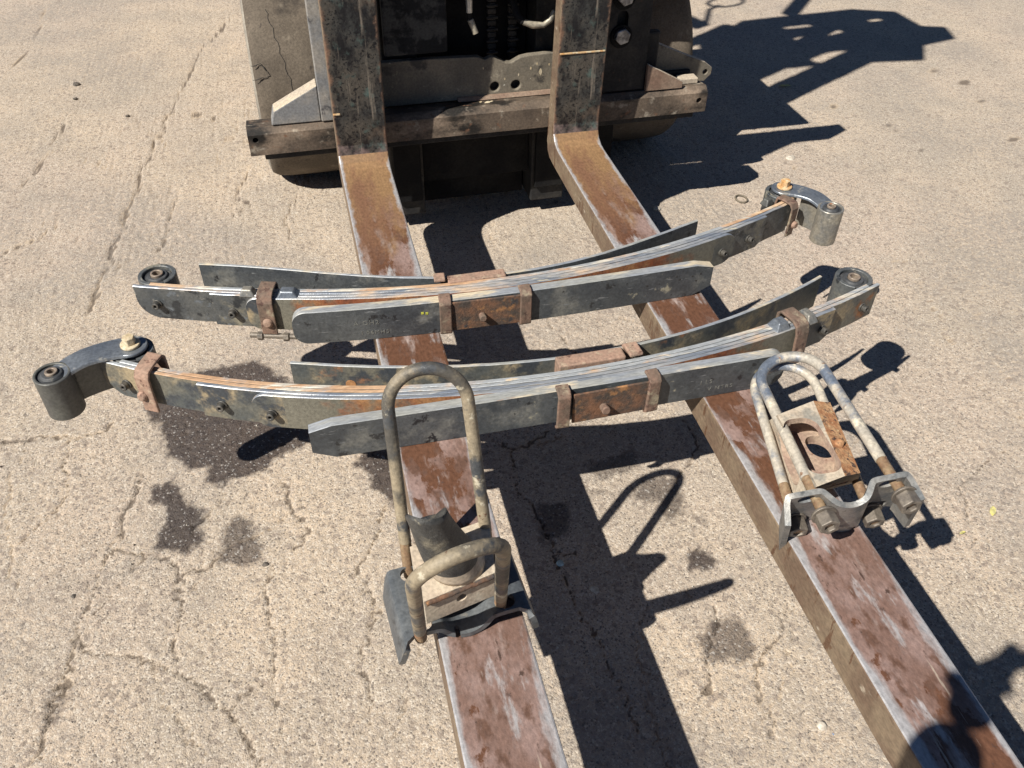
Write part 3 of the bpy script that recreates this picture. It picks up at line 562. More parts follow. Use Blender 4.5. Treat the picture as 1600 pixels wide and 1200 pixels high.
def slit(a, b, w):
    a = Vector((a[0]-SX*Z, a[1]-SY*Z, Z)); b = Vector((b[0]-SX*Z, b[1]-SY*Z, Z)); d = b-a
    return capsule_prism('c', (a+b)/2, d, d.cross(Vector((0,0,1))), (0,0,1), d.length/2, w/2, .06)
cut(guard, [slit((2.49,1.745), (2.66,1.755), .028), slit((2.47,1.575), (2.78,1.655), .05), slit((2.42,1.295), (2.66,1.405), .055), slit((3.0,1.75),(3.09,1.76),.03)])  # slits set where sunlight breaks through the shadow
tube('guard_strut', [(.56,.84,2.47),(.76,1.06,2.47),(1.15,1.55,2.47),(1.2,1.95,2.40),(1.02,2.3,1.10)], .045, 'iron', FL)
tube('guard_strut', [(.0,.75,2.47),(-.15,1.2,2.47),(-.12,1.9,2.40),(.06,2.3,1.10)], .045, 'iron', FL)
for xg in (.12, .88): tube('guard_post', [(xg,.62,.95),(xg,.72,2.48)], .04, 'iron', FL)
tube('shadow_loop_arm', [(.0,.75,2.49),(.12,.98,2.50),(.20,1.03,2.5)], .014, 'black', FL)  # holds the added ring below
tube('shadow_loop', [(.26+.11*math.cos(t), 1.07+.055*math.sin(t), 2.5+.03*math.sin(t)) for t in np.linspace(0, 2*math.pi, 25)[:-1]], .011, 'black', FL, closed=True, n=8)  # unseen ring added to cast a hose-like loop shadow

# ------------------------------------------------------------------ leaf springs
class Curve:
    def __init__(self, pts, deg=4, x0=None, x1=None):
        x = np.array([p[0] for p in pts]); y = np.array([p[1] for p in pts]); self.c = np.polyfit(x, y, deg); self.d = np.polyder(self.c)
    def p(self, x): return Vector((x, float(np.polyval(self.c, x)), 0))
    def t(self, x): return Vector((1, float(np.polyval(self.d, x)), 0)).normalized()
    def n(self, x):                      # towards the camera side
        t = self.t(x); return Vector((t.y, -t.x, 0))
def leaf(name, cv, x0, x1, d0, d1, mats, parent, tips=('sq','sq'), z0=H, z1=H+W2, step=.03, rustspan=None, eyeL=None, eyeR=None, label=None, jag=0.0):
    """strip standing on edge between offsets d0..d1 from the curve; mats = (face, top, rust)"""
    def margin(kind, d):
        k, r = (kind, 0) if isinstance(kind, str) else kind
        if k == 'sq' or d >= r: return 0.0, 0.0
        if k == 'round': m = r-math.sqrt(max(r*r-(r-d)**2, 0)); return m, m
        if k == 'clip': m = (r-d)*.48; return m, m*.5
        if k == 'low': m = (r-d)*.75; return m, 0.0
        if k == 'lowround': m = r-math.sqrt(max(r*r-(r-d)**2, 0)); return m, 0.0
    xs = set(np.linspace(x0, x1, max(4, int((x1-x0)/step))))
    for e, kind in ((x0, tips[0]), (x1, tips[1])):
        if not isinstance(kind, str):
            for q in (0, .04, .12, .25, .42, .62, .82, 1.0): xs.add(e+kind[1]*q*(1 if e == x0 else -1))
    if rustspan:
        for q in rustspan: xs.add(q)
    xs = sorted(xs); st = []
    for x in xs:
        a0, b0 = margin(tips[0], x-x0); a1, b1 = margin(tips[1], x1-x)
        st.append((cv.p(x), cv.n(x), z0+max(a0, a1), z1-max(b0, b1), x))
    def curl(x, side):
        P = cv.p(x)+cv.n(x)*d0; n = cv.n(x); t = cv.t(x)*side; r = .0335; C = P-n*r; out = []
        for k in range(1, 23):
            a = math.radians(k*14.2); dirv = n*math.cos(a)+t*math.sin(a)
            out.append((C+dirv*(r-d0), dirv, z0, z1, x))
        return out
    if eyeL: st = curl(x0, -1)[::-1]+st
    if eyeR: st = st+curl(x1, 1)
    c = .0013; V = []; F = []; fm = []
    for (P, n, a, b, x) in st:
        h = max(b-a, .004); cc = min(c, h/3)
        for (d, z) in ((d0+c, a), (d1-c, a), (d1, a+cc), (d1, a+h-cc), (d1-c, a+h), (d0+c, a+h), (d0, a+h-cc), (d0, a+cc)):
            w = P+n*d; V.append((w.x, w.y, z+(jag*mnoise.noise(Vector((x*30, z*9, d0*99))) if jag else 0)))
    for i in range(len(st)-1):
        xm = (st[i][4]+st[i+1][4])/2
        for j in range(8):
            F.append((i*8+j, i*8+(j+1) % 8, (i+1)*8+(j+1) % 8, (i+1)*8+j))
            top = j in (3, 4, 5) and st[i][4] != st[i+1][4]; fm.append(1 if top else (2 if (rustspan and rustspan[0] < xm < rustspan[1] and j in (1,2)) else 0))
    F += [tuple(range(8)), tuple(range((len(st)-1)*8, len(st)*8))]; fm += [0, 0]
    o = mobj(name, V, F, mats, None, fm); own(o, parent)
    for p in o.data.polygons: p.use_smooth = True
    try: o.data.set_sharp_from_angle(angle=math.radians(28))
    except Exception: pass
    if label: o['label'] = label
    return o
def stud(cv, x, d, z, parent, m='stud', r=.0085, L=.016):
    P = cv.p(x)+cv.n(x)*d; n = cv.n(x); P.z = z; n2 = (n+Vector((0,0,.12))).normalized()
    cyl('rivet_collar', P-n*.002, P+n2*.004, r*1.35, m, parent, n=16)
    cyl('rivet', P+n2*.0045, P+n2*L, r, m, parent, n=14, bore=r*.42)
def strap(cv, xc, w, path, parent, m, th=.006, name='clip_strap', bev=.0015):
    """bent flat strap: path in (offset, z), extruded w along the spring"""
    P = [Vector(p) for p in path]; L = []; Rr = []
    for i, p in enumerate(P):
        a = P[max(i-1, 0)]; b = P[min(i+1, len(P)-1)]; t = (b-a).normalized(); nn = Vector((-t.y, t.x))
        if 0 < i < len(P)-1:
            t1 = (p-a).normalized(); k = 1/max(.5, abs(nn.dot(Vector((-t1.y, t1.x)))))
        else: k = 1
        L.append(p+nn*th/2*k); Rr.append(p-nn*th/2*k)
    prof = L+Rr[::-1]; V = []; N = len(prof)
    for s in (-w/2, w/2):
        q = cv.p(xc)+cv.t(xc)*s
        for (d, z) in prof: u = q+cv.n(xc)*d; V.append((u.x, u.y, z))
    n = len(P); F = []
    for i in range(n-1):
        F.append((i, i+1, N-2-i, N-1-i)); F.append((N+i, N+N-1-i, N+N-2-i, N+i+1))
    for i in range(N): F.append((i, (i+1) % N, N+(i+1) % N, N+i))
    o = mobj(name, V, F, m, None, bevel=bev); own(o, parent); return o
def wedge(cv, x0, x1, da, db, z, parent, m, name='clip_spacer', bump=.014):
    """little tapered spacer block lying on the leaf edges"""
    xm = (x0+x1)/2; P = []
    for (zz, k) in ((z-.004, 1), (z+bump, .55)):
        for (x, d) in ((x0, da), (x1, da), (x1, db), (x0, db)):
            x_ = xm+(x-xm)*(k if True else 1); d_ = (da+db)/2+(d-(da+db)/2)*k; q = cv.p(x_)+cv.n(x_)*d_; P.append((q.x, q.y, zz))
    v, f = hexa(P); o = mobj(name, v, f, m, None, bevel=.003); own(o, parent); return o
TH = .0103
T = H+W2
def bushing(cx, cy, r, parent, m='rubber'):
    cyl('bushing_rubber', (cx,cy,H+.004), (cx,cy,T-.007), r, m, parent, n=32, bore=r*.48)
    cyl('bushing_lip', (cx,cy,T-.0068), (cx,cy,T-.002), r*.78, m, parent, n=32, bore=r*.47, r1=r*.70)
    cyl('bushing_sleeve', (cx,cy,H+.001), (cx,cy,T+.0035), r*.45, 'tube', parent, n=24, bore=r*.29)

# --- far spring: eye at its left end, shackle at its right end
S1 = thing('leaf_spring', 'farther leaf spring, plain eye at its left end and shackle at its right end', 'leaf spring', 'leaf springs laid across the forks', loc=(.26,-.82,H))
c1 = Curve([(-.514,-.6255),(-.437,-.648),(-.3475,-.686),(-.257,-.712),(-.148,-.737),(.034,-.7745),(.145,-.790),(.329,-.7985),(.42,-.7925),(.55,-.783),(.674,-.7655),(.829,-.7275),(.984,-.680),(1.137,-.6195)])
leaf('leaf', c1, -.487, 1.172, 0, TH, ('leaf','leaf_top_orange','leaf_rust'), S1, eyeL=True, eyeR=True, label='main leaf rolled into both eyes')
leaf('leaf', c1, -.520, 1.150, TH+.0014, 2*TH, ('leaf','leaf_top','leaf_rust'), S1, (('lowround',.05),'sq'), jag=.0015, label='second leaf with rounded corner at left')
leaf('leaf', c1, -.346, 1.048, 2*TH+.0014, 3*TH, ('leaf','leaf_top','leaf_rust'), S1, ('sq',('low',.02)), jag=.0012)
leaf('leaf', c1, -.268, .938, 3*TH+.0014, 4*TH, ('leaf_dusty','leaf_top','leaf_rust_a'), S1, (('round',.028),('round',.036)), rustspan=(-.20,.87), jag=.001, label='shortest curved leaf, rusty where the straight leaf hides it')
r1 = Curve([(-.3773,-.577),(-.1646,-.6483),(.0406,-.7259),(.1708,-.768),(.3,-.776),(.4234,-.768),(.5938,-.745),(.7306,-.7102),(.8683,-.6557)])
leaf('leaf', r1, -.379, .870, 0, .008, ('leaf_dark','helper_edge','leaf_rust'), S1, jag=.0008, label='thin rear leaf splayed behind the pack')
h1 = Curve([(-.18,-.8195),(.023,-.8395),(.148,-.8515),(.36,-.8555),(.64,-.850),(.83,-.846)], 3)
leaf('leaf', h1, -.180, .832, -.0135, .011, ('leaf_dark','helper_edge','leaf_rust'), S1, (('round',.032),('clip',.045)), label='straight front leaf with stamped marks')
for x, d, z in ((-.474,2*TH,H+.043), (-.302,3*TH,H+.040), (.898,4*TH,H+.040), (.996,3*TH,H+.040)): stud(c1, x, d, z, S1)
# centre clamp
strap(c1, .262, .165, [(.070,H+.004),(.072,T-.004)], S1, 'rusty', .005, 'clamp_plate')
for xc in (.170, .352):
    strap(c1, xc, .028, [(.068,H-.004),(.0775,H+.004),(.0785,T-.004),(.070,T+.004),(.050,T+.005)], S1, 'strap', .007, 'clamp_strap', .003)
cyl('centre_bolt', c1.p(.252)+c1.n(.252)*.073+Vector((0,0,H+.040)), c1.p(.252)+c1.n(.252)*.092+Vector((0,0,H+.043)), .0085, 'strap', S1, bevel=.002)
strap(c1, .255, .150, [(-.006,T-.05),(-.006,T+.001),(-.0005,T+.004),(.004,T+.004)][:3]+[(.002,T+.003)], S1, 'strap_pink', .006, 'rear_clamp_plate') if False else None
box('rear_clamp_plate', .185, .325, -.7975, -.768, T-.05, T+.004, 'strap_pink', S1, .003)
strap(c1, .166, .026, [(-.030,T-.06),(-.030,T+.004),(-.024,T+.009),(.004,T+.009)], S1, 'strap_pink', .007, 'rear_clamp_strap', .003)
# left rebound clip
strap(c1, -.222, .036, [(.052,H-.004),(.051,T-.006),(.045,T+.008),(.030,T+.013),(-.006,T+.012),(-.012,T+.004),(-.012,H+.02)], S1, 'strap', .006, 'rebound_clip', .0025)
cyl('clip_rivet', c1.p(-.222)+c1.n(-.222)*.055+Vector((0,0,H+.030)), c1.p(-.222)+c1.n(-.222)*.063+Vector((0,0,H+.031)), .013, 'strap_pink', S1, r1=.008, bevel=.002)
wedge(c1, -.200, -.150, .002, .040, T, S1, 'shackle'); wedge(c1, -.282, -.246, .004, .034, T, S1, 'shackle_worn')
cyl('clip_spacer_tube', c1.p(-.27)+c1.n(-.27)*.048+Vector((0,0,H-.012)), c1.p(-.165)+c1.n(-.165)*.052+Vector((0,0,H-.012)), .0065, 'nut', S1)
cyl('clip_nut', c1.p(-.252)+c1.n(-.252)*.0505+Vector((0,0,H-.012)), c1.p(-.240)+c1.n(-.240)*.0505+Vector((0,0,H-.012)), .0105, 'nut', S1, hexed=True)
cyl('clip_nut', c1.p(-.194)+c1.n(-.194)*.0525+Vector((0,0,H-.012)), c1.p(-.182)+c1.n(-.182)*.0525+Vector((0,0,H-.012)), .0105, 'nut', S1, hexed=True)
# right clip beside the shackle
strap(c1, 1.142, .028, [(.040,H-.002),(.040,T-.008),(.032,T+.004),(.010,T+.006),(-.012,T+.004),(-.016,T-.02),(-.016,H+.02)], S1, 'strap', .006, 'rebound_clip', .0025)
cyl('clip_rivet', c1.p(1.15)+c1.n(1.15)*.043+Vector((0,0,H+.030)), c1.p(1.15)+c1.n(1.15)*.052+Vector((0,0,H+.031)), .012, 'strap_pink', S1, r1=.008, bevel=.002)
wedge(c1, 1.095, 1.125, -.040, -.012, T-.01, S1, 'shackle_dark')
e1L = c1.p(-.487)-c1.n(-.487)*.0335; e1R = c1.p(1.172)-c1.n(1.172)*.0335
bushing(e1L.x, e1L.y, .0325, S1)
bushing(e1R.x, e1R.y, .0325, S1)
def shackle(root, B, C, label, mats, bend, rC=.034, bolt='bolt_orange', zt=T, wide=.030):
    """link from spring bolt B to barrel C: top plate, upright web, barrel with bushing, hex bolt"""
    B = Vector((B[0], B[1], 0)); C = Vector((C[0], C[1], 0)); m_plate, m_barrel = mats
    s = bpy.data.objects.new('shackle', None); link(s); s.location = ((B+C)/2)[:2]+(H,); bpy.context.view_layer.update(); own(s, root); s['label'] = label
    d = (C-B); mid = (B+C)/2+Vector((-d.y, d.x, 0)).normalized()*bend
    # centre line of the arm: quadratic through mid
    pts = [B*(1-t)**2+mid*2*t*(1-t)+C*t*t for t in np.linspace(0, 1, 15)]
    V = []; F = []; n = len(pts)
    for i, p in enumerate(pts):
        a = pts[max(i-1,0)]; b = pts[min(i+1,n-1)]; t = (b-a).normalized(); nn = Vector((-t.y, t.x, 0)); u = i/(n-1)
        hw = wide*(1-.25*u); zc = zt+.011-(.012*max(0,(u-.55)/.45)**1.5)
        for (k, z) in ((-hw, zc-.008), (-hw+.002, zc), (hw-.002, zc), (hw, zc-.008)): q = p+nn*k; V.append((q.x, q.y, z))
    for i in range(n-1):
        for j in range(4): F.append((i*4+j, i*4+(j+1) % 4, (i+1)*4+(j+1) % 4, (i+1)*4+j))
    F += [(0,1,2,3), tuple((n-1)*4+k for k in range(4))]
    own(mobj('shackle_arm', V, F, m_plate, None, bevel=.002, smooth=False), s)
    cyl('shackle_arm_end', (B.x,B.y,zt+.0033), (B.x,B.y,zt+.0108), wide*1.0, m_plate, s, n=32, bevel=.002)
    # web joining the arm down to the lower arm
    V = []; F = []; sel = pts[5:12] if True else pts
    for i, p in enumerate(sel):
        a = sel[max(i-1,0)]; b = sel[min(i+1,len(sel)-1)]; t = (b-a).normalized(); nn = Vector((-t.y, t.x, 0))
        for (k, z) in ((-.009,H+.002), (.009,H+.002), (.011,zt+.002), (-.011,zt+.002)): q = p+nn*k; V.append((q.x, q.y, z))
    for i in range(len(sel)-1):
        for j in range(4): F.append((i*4+j, i*4+(j+1) % 4, (i+1)*4+(j+1) % 4, (i+1)*4+j))
    F += [(0,1,2,3), tuple((len(sel)-1)*4+k for k in range(4))]
    own(mobj('shackle_web', V, F, m_barrel, None, bevel=.003), s)
    cyl('shackle_barrel', (C.x,C.y,H-.006), (C.x,C.y,zt+.006), rC, m_barrel, s, n=40, bore=rC*.82, bevel=.002)
    cyl('barrel_rubber', (C.x,C.y,H-.002), (C.x,C.y,zt+.0015), rC*.815, 'rubber', s, n=36, bore=rC*.36, bevel=.0015)
    cyl('barrel_rubber_lip', (C.x,C.y,zt+.0018), (C.x,C.y,zt+.0075), rC*.66, 'rubber', s, n=32, bore=rC*.35, r1=rC*.54, bevel=.001)
    cyl('barrel_sleeve', (C.x,C.y,H-.008), (C.x,C.y,zt+.012), rC*.345, 'tube', s, n=24, bore=rC*.2)
    cyl('shackle_bolt_flange', (B.x,B.y,zt+.0112), (B.x,B.y,zt+.0172), .0205, bolt, s, n=28, bevel=.0015)
    cyl('shackle_bolt_head', (B.x,B.y,zt+.0174), (B.x,B.y,zt+.034), .0135, bolt, s, hexed=True, rot=.4, bevel=.0015)
    return s
shackle(S1, (e1R.x+.005, e1R.y), (1.242,-.690), 'worn grey shackle with orange rust bolt', ('shackle','shackle_worn'), .040, rC=.034, wide=.034)

# --- near spring: shackle at its left end, plain eye at its right end
S2 = thing('leaf_spring', 'nearer leaf spring, blue grey shackle at its left end and plain eye at right', 'leaf spring', 'leaf springs laid across the forks', loc=(.43,-1.16,H))
c2 = Curve([(-.566,-.888),(-.5,-.925),(-.46,-.947),(-.369,-.9936),(-.216,-1.055),(-.028,-1.118),(.135,-1.141),(.3045,-1.149),(.45,-1.1495),(.532,-1.148),(.647,-1.140),(.851,-1.1085),(.984,-1.0735),(1.097,-1.034),(1.176,-1.009)])
leaf('leaf', c2, -.530, 1.147, 0, TH, ('leaf','leaf_top_orange','leaf_rust'), S2, eyeL=True, eyeR=True, label='main leaf rolled into both eyes')
leaf('leaf', c2, -.566, 1.172, TH+.0014, 2*TH, ('leaf_dusty','leaf_top_orange','leaf_rust'), S2, (('low',.03),'sq'), jag=.0012, label='second leaf, dusty and long')
leaf('leaf', c2, -.367, 1.018, 2*TH+.0014, 3*TH, ('leaf_dusty','leaf_top','leaf_rust'), S2, ('sq',('low',.02)), jag=.0012)
leaf('leaf', c2, -.262, .945, 3*TH+.0014, 4*TH, ('leaf_dusty','leaf_top','leaf_rust_b'), S2, (('round',.03),('round',.034)), rustspan=(-.20,.90), jag=.001, label='shortest curved leaf, rusty where the straight leaf hides it')
r2 = Curve([(-.1881,-.9941),(-.0179,-1.0469),(.1455,-1.0875),(.3167,-1.1019),(.45,-1.108),(.5488,-1.103),(.7419,-1.073),(.8975,-1.0225),(1.058,-.962)])
leaf('leaf', r2, -.189, 1.058, 0, .008, ('leaf_dusty','helper_edge','leaf_rust'), S2, jag=.0008, label='thin rear leaf splayed behind the pack')
h2 = Curve([(-.165,-1.196),(.1464,-1.200),(.5348,-1.2035),(.82,-1.200)], 2)
leaf('leaf', h2, -.170, .846, -.0135, .011, ('leaf_dark','helper_edge','leaf_rust'), S2, (('clip',.045),('round',.034)), label='straight front leaf with stamped marks')
for x, d, z in ((-.520,2*TH,H+.040), (-.325,3*TH,H+.040), (-.226,4*TH,H+.040), (.990,3*TH,H+.042), (1.128,2*TH,H+.042)): stud(c2, x, d, z, S2)
strap(c2, .440, .165, [(.070,H+.004),(.072,T-.004)], S2, 'rusty', .005, 'clamp_plate')
for xc in (.340, .530):
    strap(c2, xc, .028, [(.068,H-.004),(.0775,H+.004),(.0785,T-.004),(.070,T+.004),(.050,T+.005)], S2, 'strap', .007, 'clamp_strap', .003)
cyl('centre_bolt', c2.p(.425)+c2.n(.425)*.073+Vector((0,0,H+.038)), c2.p(.425)+c2.n(.425)*.092+Vector((0,0,H+.041)), .0095, 'strap', S2, bevel=.002)
box('rear_clamp_plate', .352, .500, -1.1465, -1.112, T-.05, T+.004, 'strap_pink', S2, .003)
strap(c2, .520, .030, [(-.040,T-.06),(-.040,T+.004),(-.034,T+.010),(.004,T+.010)], S2, 'strap_pink', .008, 'rear_clamp_strap', .004)
strap(c2, -.472, .034, [(.036,H-.008),(.035,T-.006),(.028,T+.006),(.010,T+.010),(-.022,T+.012),(-.028,T+.004),(-.030,H+.02)], S2, 'strap_pink', .007, 'rebound_clip', .0025)
cyl('clip_rivet', c2.p(-.480)+c2.n(-.480)*.039+Vector((0,0,H+.034)), c2.p(-.480)+c2.n(-.480)*.047+Vector((0,0,H+.035)), .0125, 'strap_pink', S2, r1=.008, bevel=.002)
strap(c2, .905, .036, [(.058,H-.004),(.052,T-.012),(.046,T+.006),(.030,T+.014),(-.006,T+.014),(-.014,T+.006),(-.016,H+.02)], S2, 'strap', .007, 'rebound_clip', .0025)
cyl('clip_rivet', c2.p(.905)+c2.n(.905)*.057+Vector((0,0,H+.026)), c2.p(.905)+c2.n(.905)*.066+Vector((0,0,H+.027)), .013, 'strap', S2, r1=.009, bevel=.002)
wedge(c2, .845, .885, -.002, .040, T, S2, 'shackle', bump=.018); wedge(c2, .925, .955, -.004, .046, T, S2, 'shackle_worn', bump=.016)
e2L = c2.p(-.530)-c2.n(-.530)*.0335; e2R = c2.p(1.147)-c2.n(1.147)*.0335
bushing(e2R.x, e2R.y, .0325, S2); bushing(e2L.x, e2L.y, .0325, S2)
shackle(S2, (e2L.x, e2L.y), (-.663,-.930), 'blue grey shackle with cream bolt and dark barrel', ('shackle','shackle_dark'), -.030, rC=.037, wide=.034, bolt='bolt_cream')
# stamped marks on the two straight leaves
def marks(cv, x, z, d, txt, size, parent, label):
    cu = bpy.data.curves.new('stamped_marks', 'FONT'); cu.body = txt; cu.size = size; cu.extrude = .0003; cu.space_character = 1.25
    o = bpy.data.objects.new('stamped_marks', cu); link(o)
    n = cv.n(x); t = cv.t(x); Mx = Matrix((t, Vector((0,0,1)), n)).transposed().to_4x4(); Mx.translation = cv.p(x)+n*(d+.0002)+Vector((0,0,z)); o.matrix_world = Mx
    bpy.context.view_layer.update(); dg = bpy.context.evaluated_depsgraph_get(); me = bpy.data.meshes.new_from_object(o.evaluated_get(dg))
    q = bpy.data.objects.new('stamped_marks', me); link(q); q.matrix_world = Mx; bpy.data.objects.remove(o, do_unlink=True)
    me.materials.clear(); me.materials.append(Mt['stamp']); bpy.context.view_layer.update(); own(q, parent); q['label'] = label
marks(h1, -.045, H+.044, .011, 'A GH2', .017, S1, 'upper line of worn stamped characters'); marks(h1, -.030, H+.016, .011, 'I 06MH5', .015, S1, 'lower line of worn stamped characters')
marks(h2, .648, H+.040, .011, 'I L5', .015, S2, 'upper line of worn stamped characters'); marks(h2, .668, H+.018, .011, 'V NTRS', .015, S2, 'lower line of worn stamped characters')
for (cv, x, z, par) in ((h1,.112,H+.062,S1),(h1,.122,H+.060,S1)):
    q = cv.p(x)+cv.n(x)*.0112; box('paint_fleck', q.x-.003, q.x+.003, q.y-.0006, q.y+.0004, z-.003, z+.003, 'mark', par, 0)
for (x, z) in ((.660,H+.052),(.735,H+.066),(.745,H+.056),(.778,H+.060),(.800,H+.064),(.790,H+.045)):
    q = h1.p(x)+h1.n(x)*.0112; cyl('chipped_pit', (q.x,q.y+.0004,z), (q.x,q.y-.0006,z), .0026, 'pit', S1, n=7, bevel=0)
cyl('rust_spot', r2.p(-.072)+r2.n(-.072)*.0078+Vector((0,0,H+.040)), r2.p(-.072)+r2.n(-.072)*.0086+Vector((0,0,H+.040)), .011, 'leaf_rust', S2, n=14, bevel=0)

for s_ in (S1, S2): s_.location.x -= .004; s_.location.y -= .0115
bpy.context.view_layer.update()

# ------------------------------------------------------------------ u-bolts, spring plates and spacers lying on the forks
RU = .071; LU = .415; rr_ = .0107
def ubolt(base, apex, across, label, m, group='loose u-bolts', nuts=(), thread=.10, thin=1.0, RT=.0635):
    """base: midpoint between the leg ends; apex: top of the arch; across: leg-to-leg direction"""
    base = Vector(base); apex = Vector(apex); z = (apex-base).normalized(); x = Vector(across); x = (x-z*x.dot(z)).normalized(); y = z.cross(x)
    Mx = Matrix((x, y, z)).transposed(); L = (apex-base).length
    o = thing('u_bolt', label, 'u-bolt', group, loc=tuple(base))
    hs = L-RT*1.04-rr_; lx = lambda h: RU+(RT-RU)*min(1, max(0, h/hs))
    pts = [(-lx(thread), 0, thread), (-lx(hs*.5), 0, hs*.5), (-RT, 0, hs)]+[(-RT*math.cos(a), 0, hs+RT*1.04*math.sin(a)) for a in np.linspace(0, math.pi, 25)[1:-1]]+[(RT, 0, hs), (lx(hs*.5), 0, hs*.5), (lx(thread), 0, thread)]
    pts = [base+Mx @ Vector(p) for p in pts]
    tube('u_rod', pts, rr_*thin, m, o, n=18)
    for s in (-1, 1):
        n = 34; ps = []; rad = []
        for k in range(n+1): ps.append(base+Mx @ Vector((s*lx(thread*k/n), 0, thread*k/n))); rad.append(rr_*(.97 if k % 2 else .88))
        tube('threaded_end', ps, rr_, 'thread', o, n=14, radii=rad)
        if nuts:
            h = nuts[0] if s < 0 else nuts[1]
            p = base+Mx @ Vector((s*RU, 0, h))
            cyl('nut_flange', p+z*.015, p+z*.021, .0235, 'nut', o, n=28, r1=.0215, bevel=.0015)
            cyl('nut', p-z*.012, p+z*.0148, .0195, 'nut', o, hexed=True, rot=.35+s, bore=rr_*.96, bevel=.0018)
    return o
PLV = []
def spring_plate(origin, ux, vy, wz, label, m, dip=1.0):
    """formed plate: two raised lands for the u-bolts, a dished middle and folded side flanges"""
    ux = Vector(ux).normalized(); wz = Vector(wz); wz = (wz-ux*wz.dot(ux)).normalized(); vy = wz.cross(ux)
    o_ = Vector(origin)
    prof = [(-.121,-.050),(-.1175,-.034),(-.1135,-.016),(-.109,-.005),(-.102,.0),(-.075,.0),(-.060,.0),(-.046,-.001),(-.038,-.006),(-.030,-.018),(-.022,-.028),(-.012,-.032),(0,-.033),(.012,-.032),(.022,-.028),(.030,-.018),(.038,-.006),(.046,-.001),(.060,0),(.075,0),(.102,0),(.109,-.005),(.1135,-.016),(.1175,-.034),(.121,-.050)]
    nv_ = 15; V = []; F = []
    prof = [(u, w*dip if abs(u) < .05 else w) for u, w in prof]
    P0 = prof; prof = []
    for i in range(len(P0)-1):
        a, b, c, d = P0[max(i-1,0)], P0[i], P0[i+1], P0[min(i+2,len(P0)-1)]
        for q in (0, .5):
            prof.append(tuple(.5*((2*b[k])+(-a[k]+c[k])*q+(2*a[k]-5*b[k]+4*c[k]-d[k])*q*q+(-a[k]+3*b[k]-3*c[k]+d[k])*q**3) for k in (0,1)))
    prof.append(P0[-1])
    for i, (u, w) in enumerate(prof):
        au = abs(u)
        front = -.066-.020*max(0,min(1,(au-.094)/.014))**1.5+.008*max(0,(au-.116)/.008)-(.009*math.exp(-(u/.032)**2)); back = .070-.018*max(0,min(1,(au-.10)/.022))**2-(.010*math.exp(-(u/.02)**2))
        for j in range(nv_):
            v = front+(back-front)*j/(nv_-1)
            ww = w+(.010*math.exp(-((v+.082)/.014)**2) if au < .02 else 0)*0
            V.append((u, v, ww))
    N = len(prof)
    # thickness by offsetting along the profile normal
    th = .0105; V2 = []
    for i, (u, w) in enumerate(prof):
        a = prof[max(i-1,0)]; b = prof[min(i+1,N-1)]; t = Vector((b[0]-a[0], b[1]-a[1])).normalized(); nn = Vector((t.y, -t.x))
        for j in range(nv_): p = V[i*nv_+j]; V2.append((p[0]+nn.x*th, p[1], p[2]+nn.y*th))
    A = V+V2; K = len(V)
    for i in range(N-1):
        for j in range(nv_-1):
            a = i*nv_+j; F.append((a, a+1, a+nv_+1, a+nv_)); F.append((K+a, K+a+nv_, K+a+nv_+1, K+a+1))
        a = i*nv_; F.append((a, a+nv_, K+a+nv_, K+a)); a = i*nv_+nv_-1; F.append((a, K+a, K+a+nv_, a+nv_))
    for i in (0, N-1):
        for j in range(nv_-1): a = i*nv_+j; F.append((a, K+a, K+a+1, a+1) if i == 0 else (a, a+1, K+a+1, K+a))
    R = Matrix((ux, vy, wz)).transposed(); A = [o_+R @ Vector(p) for p in A]
    t = thing('spring_plate', label, 'spring plate', 'formed spring plates', loc=tuple(o_))
    b = mobj('plate_body', A, F, m, None, bevel=.002); own(b, t)
    cs = []
    for su in (-1, 1):
        for sv in (-.0475, .0525):
            c = o_+R @ Vector((su*RU, sv, 0)); cs.append(capsule_prism('c', c, R @ Vector((1,0,0)), R @ Vector((0,1,0)), R @ Vector((0,0,1)), .0155, .0145, .03))
    cs.append(capsule_prism('c', o_+R @ Vector((-.018, -.070, -.03)), R @ Vector((1,0,0)), R @ Vector((0,1,0)), R @ Vector((0,0,1)), .0045, .014, .03))
    cut(b, cs)
    for p in b.data.polygons: p.use_smooth = True
    try: b.data.set_sharp_from_angle(angle=math.radians(32))
    except Exception: pass
    return t

# left stack: plate flat on the fork, block with cast column on it, two u-bolts dropped through
spring_plate((.038,-1.604,H+.0340), (.998,.06,.0), (0,1,0), (0,0,1), 'black formed spring plate lying flat on the left fork under the cast column', 'plate', dip=.64)
ubolt((.036,-1.548,H+.010), (.028,-1.437,.780), (.99,-.12,0), 'tall standing u-bolt behind the cast column, its arch reaching up over the near leaf spring', 'ubolt', thread=.075)
ubolt((.034,-1.652,H+.010), (.008,-1.806,.782), (.985,.17,.04), 'u-bolt tipped towards the camera in front of the cast column on the left fork', 'ubolt', thread=.06)
AX = thing('axle_spacer', 'spacer block with black cast column and saddle top, standing on the left fork', 'spacer', loc=(.037,-1.59,H+.045))
zb0, zb1 = H+.0345, H+.098
Pb = [(-.026,-1.660),(.098,-1.632),(.112,-1.520),(-.030,-1.548)]
v, f = hexa([(x+.002,y-.0,zb0) for x, y in Pb]+[(x,y,zb1) for x, y in Pb])
blk = mobj('spacer_block', v, f, ['sand_cast','rust_face'], None, [0,0,0,0,0,0], bevel=.006, seg=3); own(blk, AX)
cut(blk, [cyl('c', (.040,-1.70,zb0+.032), (.036,-1.60,zb0+.032), .0085, 'hole')])
fr = [( -.0255,-1.6605,zb1-.014),(.0975,-1.6325,zb1-.014),(.0975,-1.6325,zb1+.0008),(-.0255,-1.6605,zb1+.0008)]
bb = Vector((.98,.2,0)).normalized()
pr = Vector((-.022,-1.6615,zb1-.006)); qr = Vector((.094,-1.6345,zb1-.006))
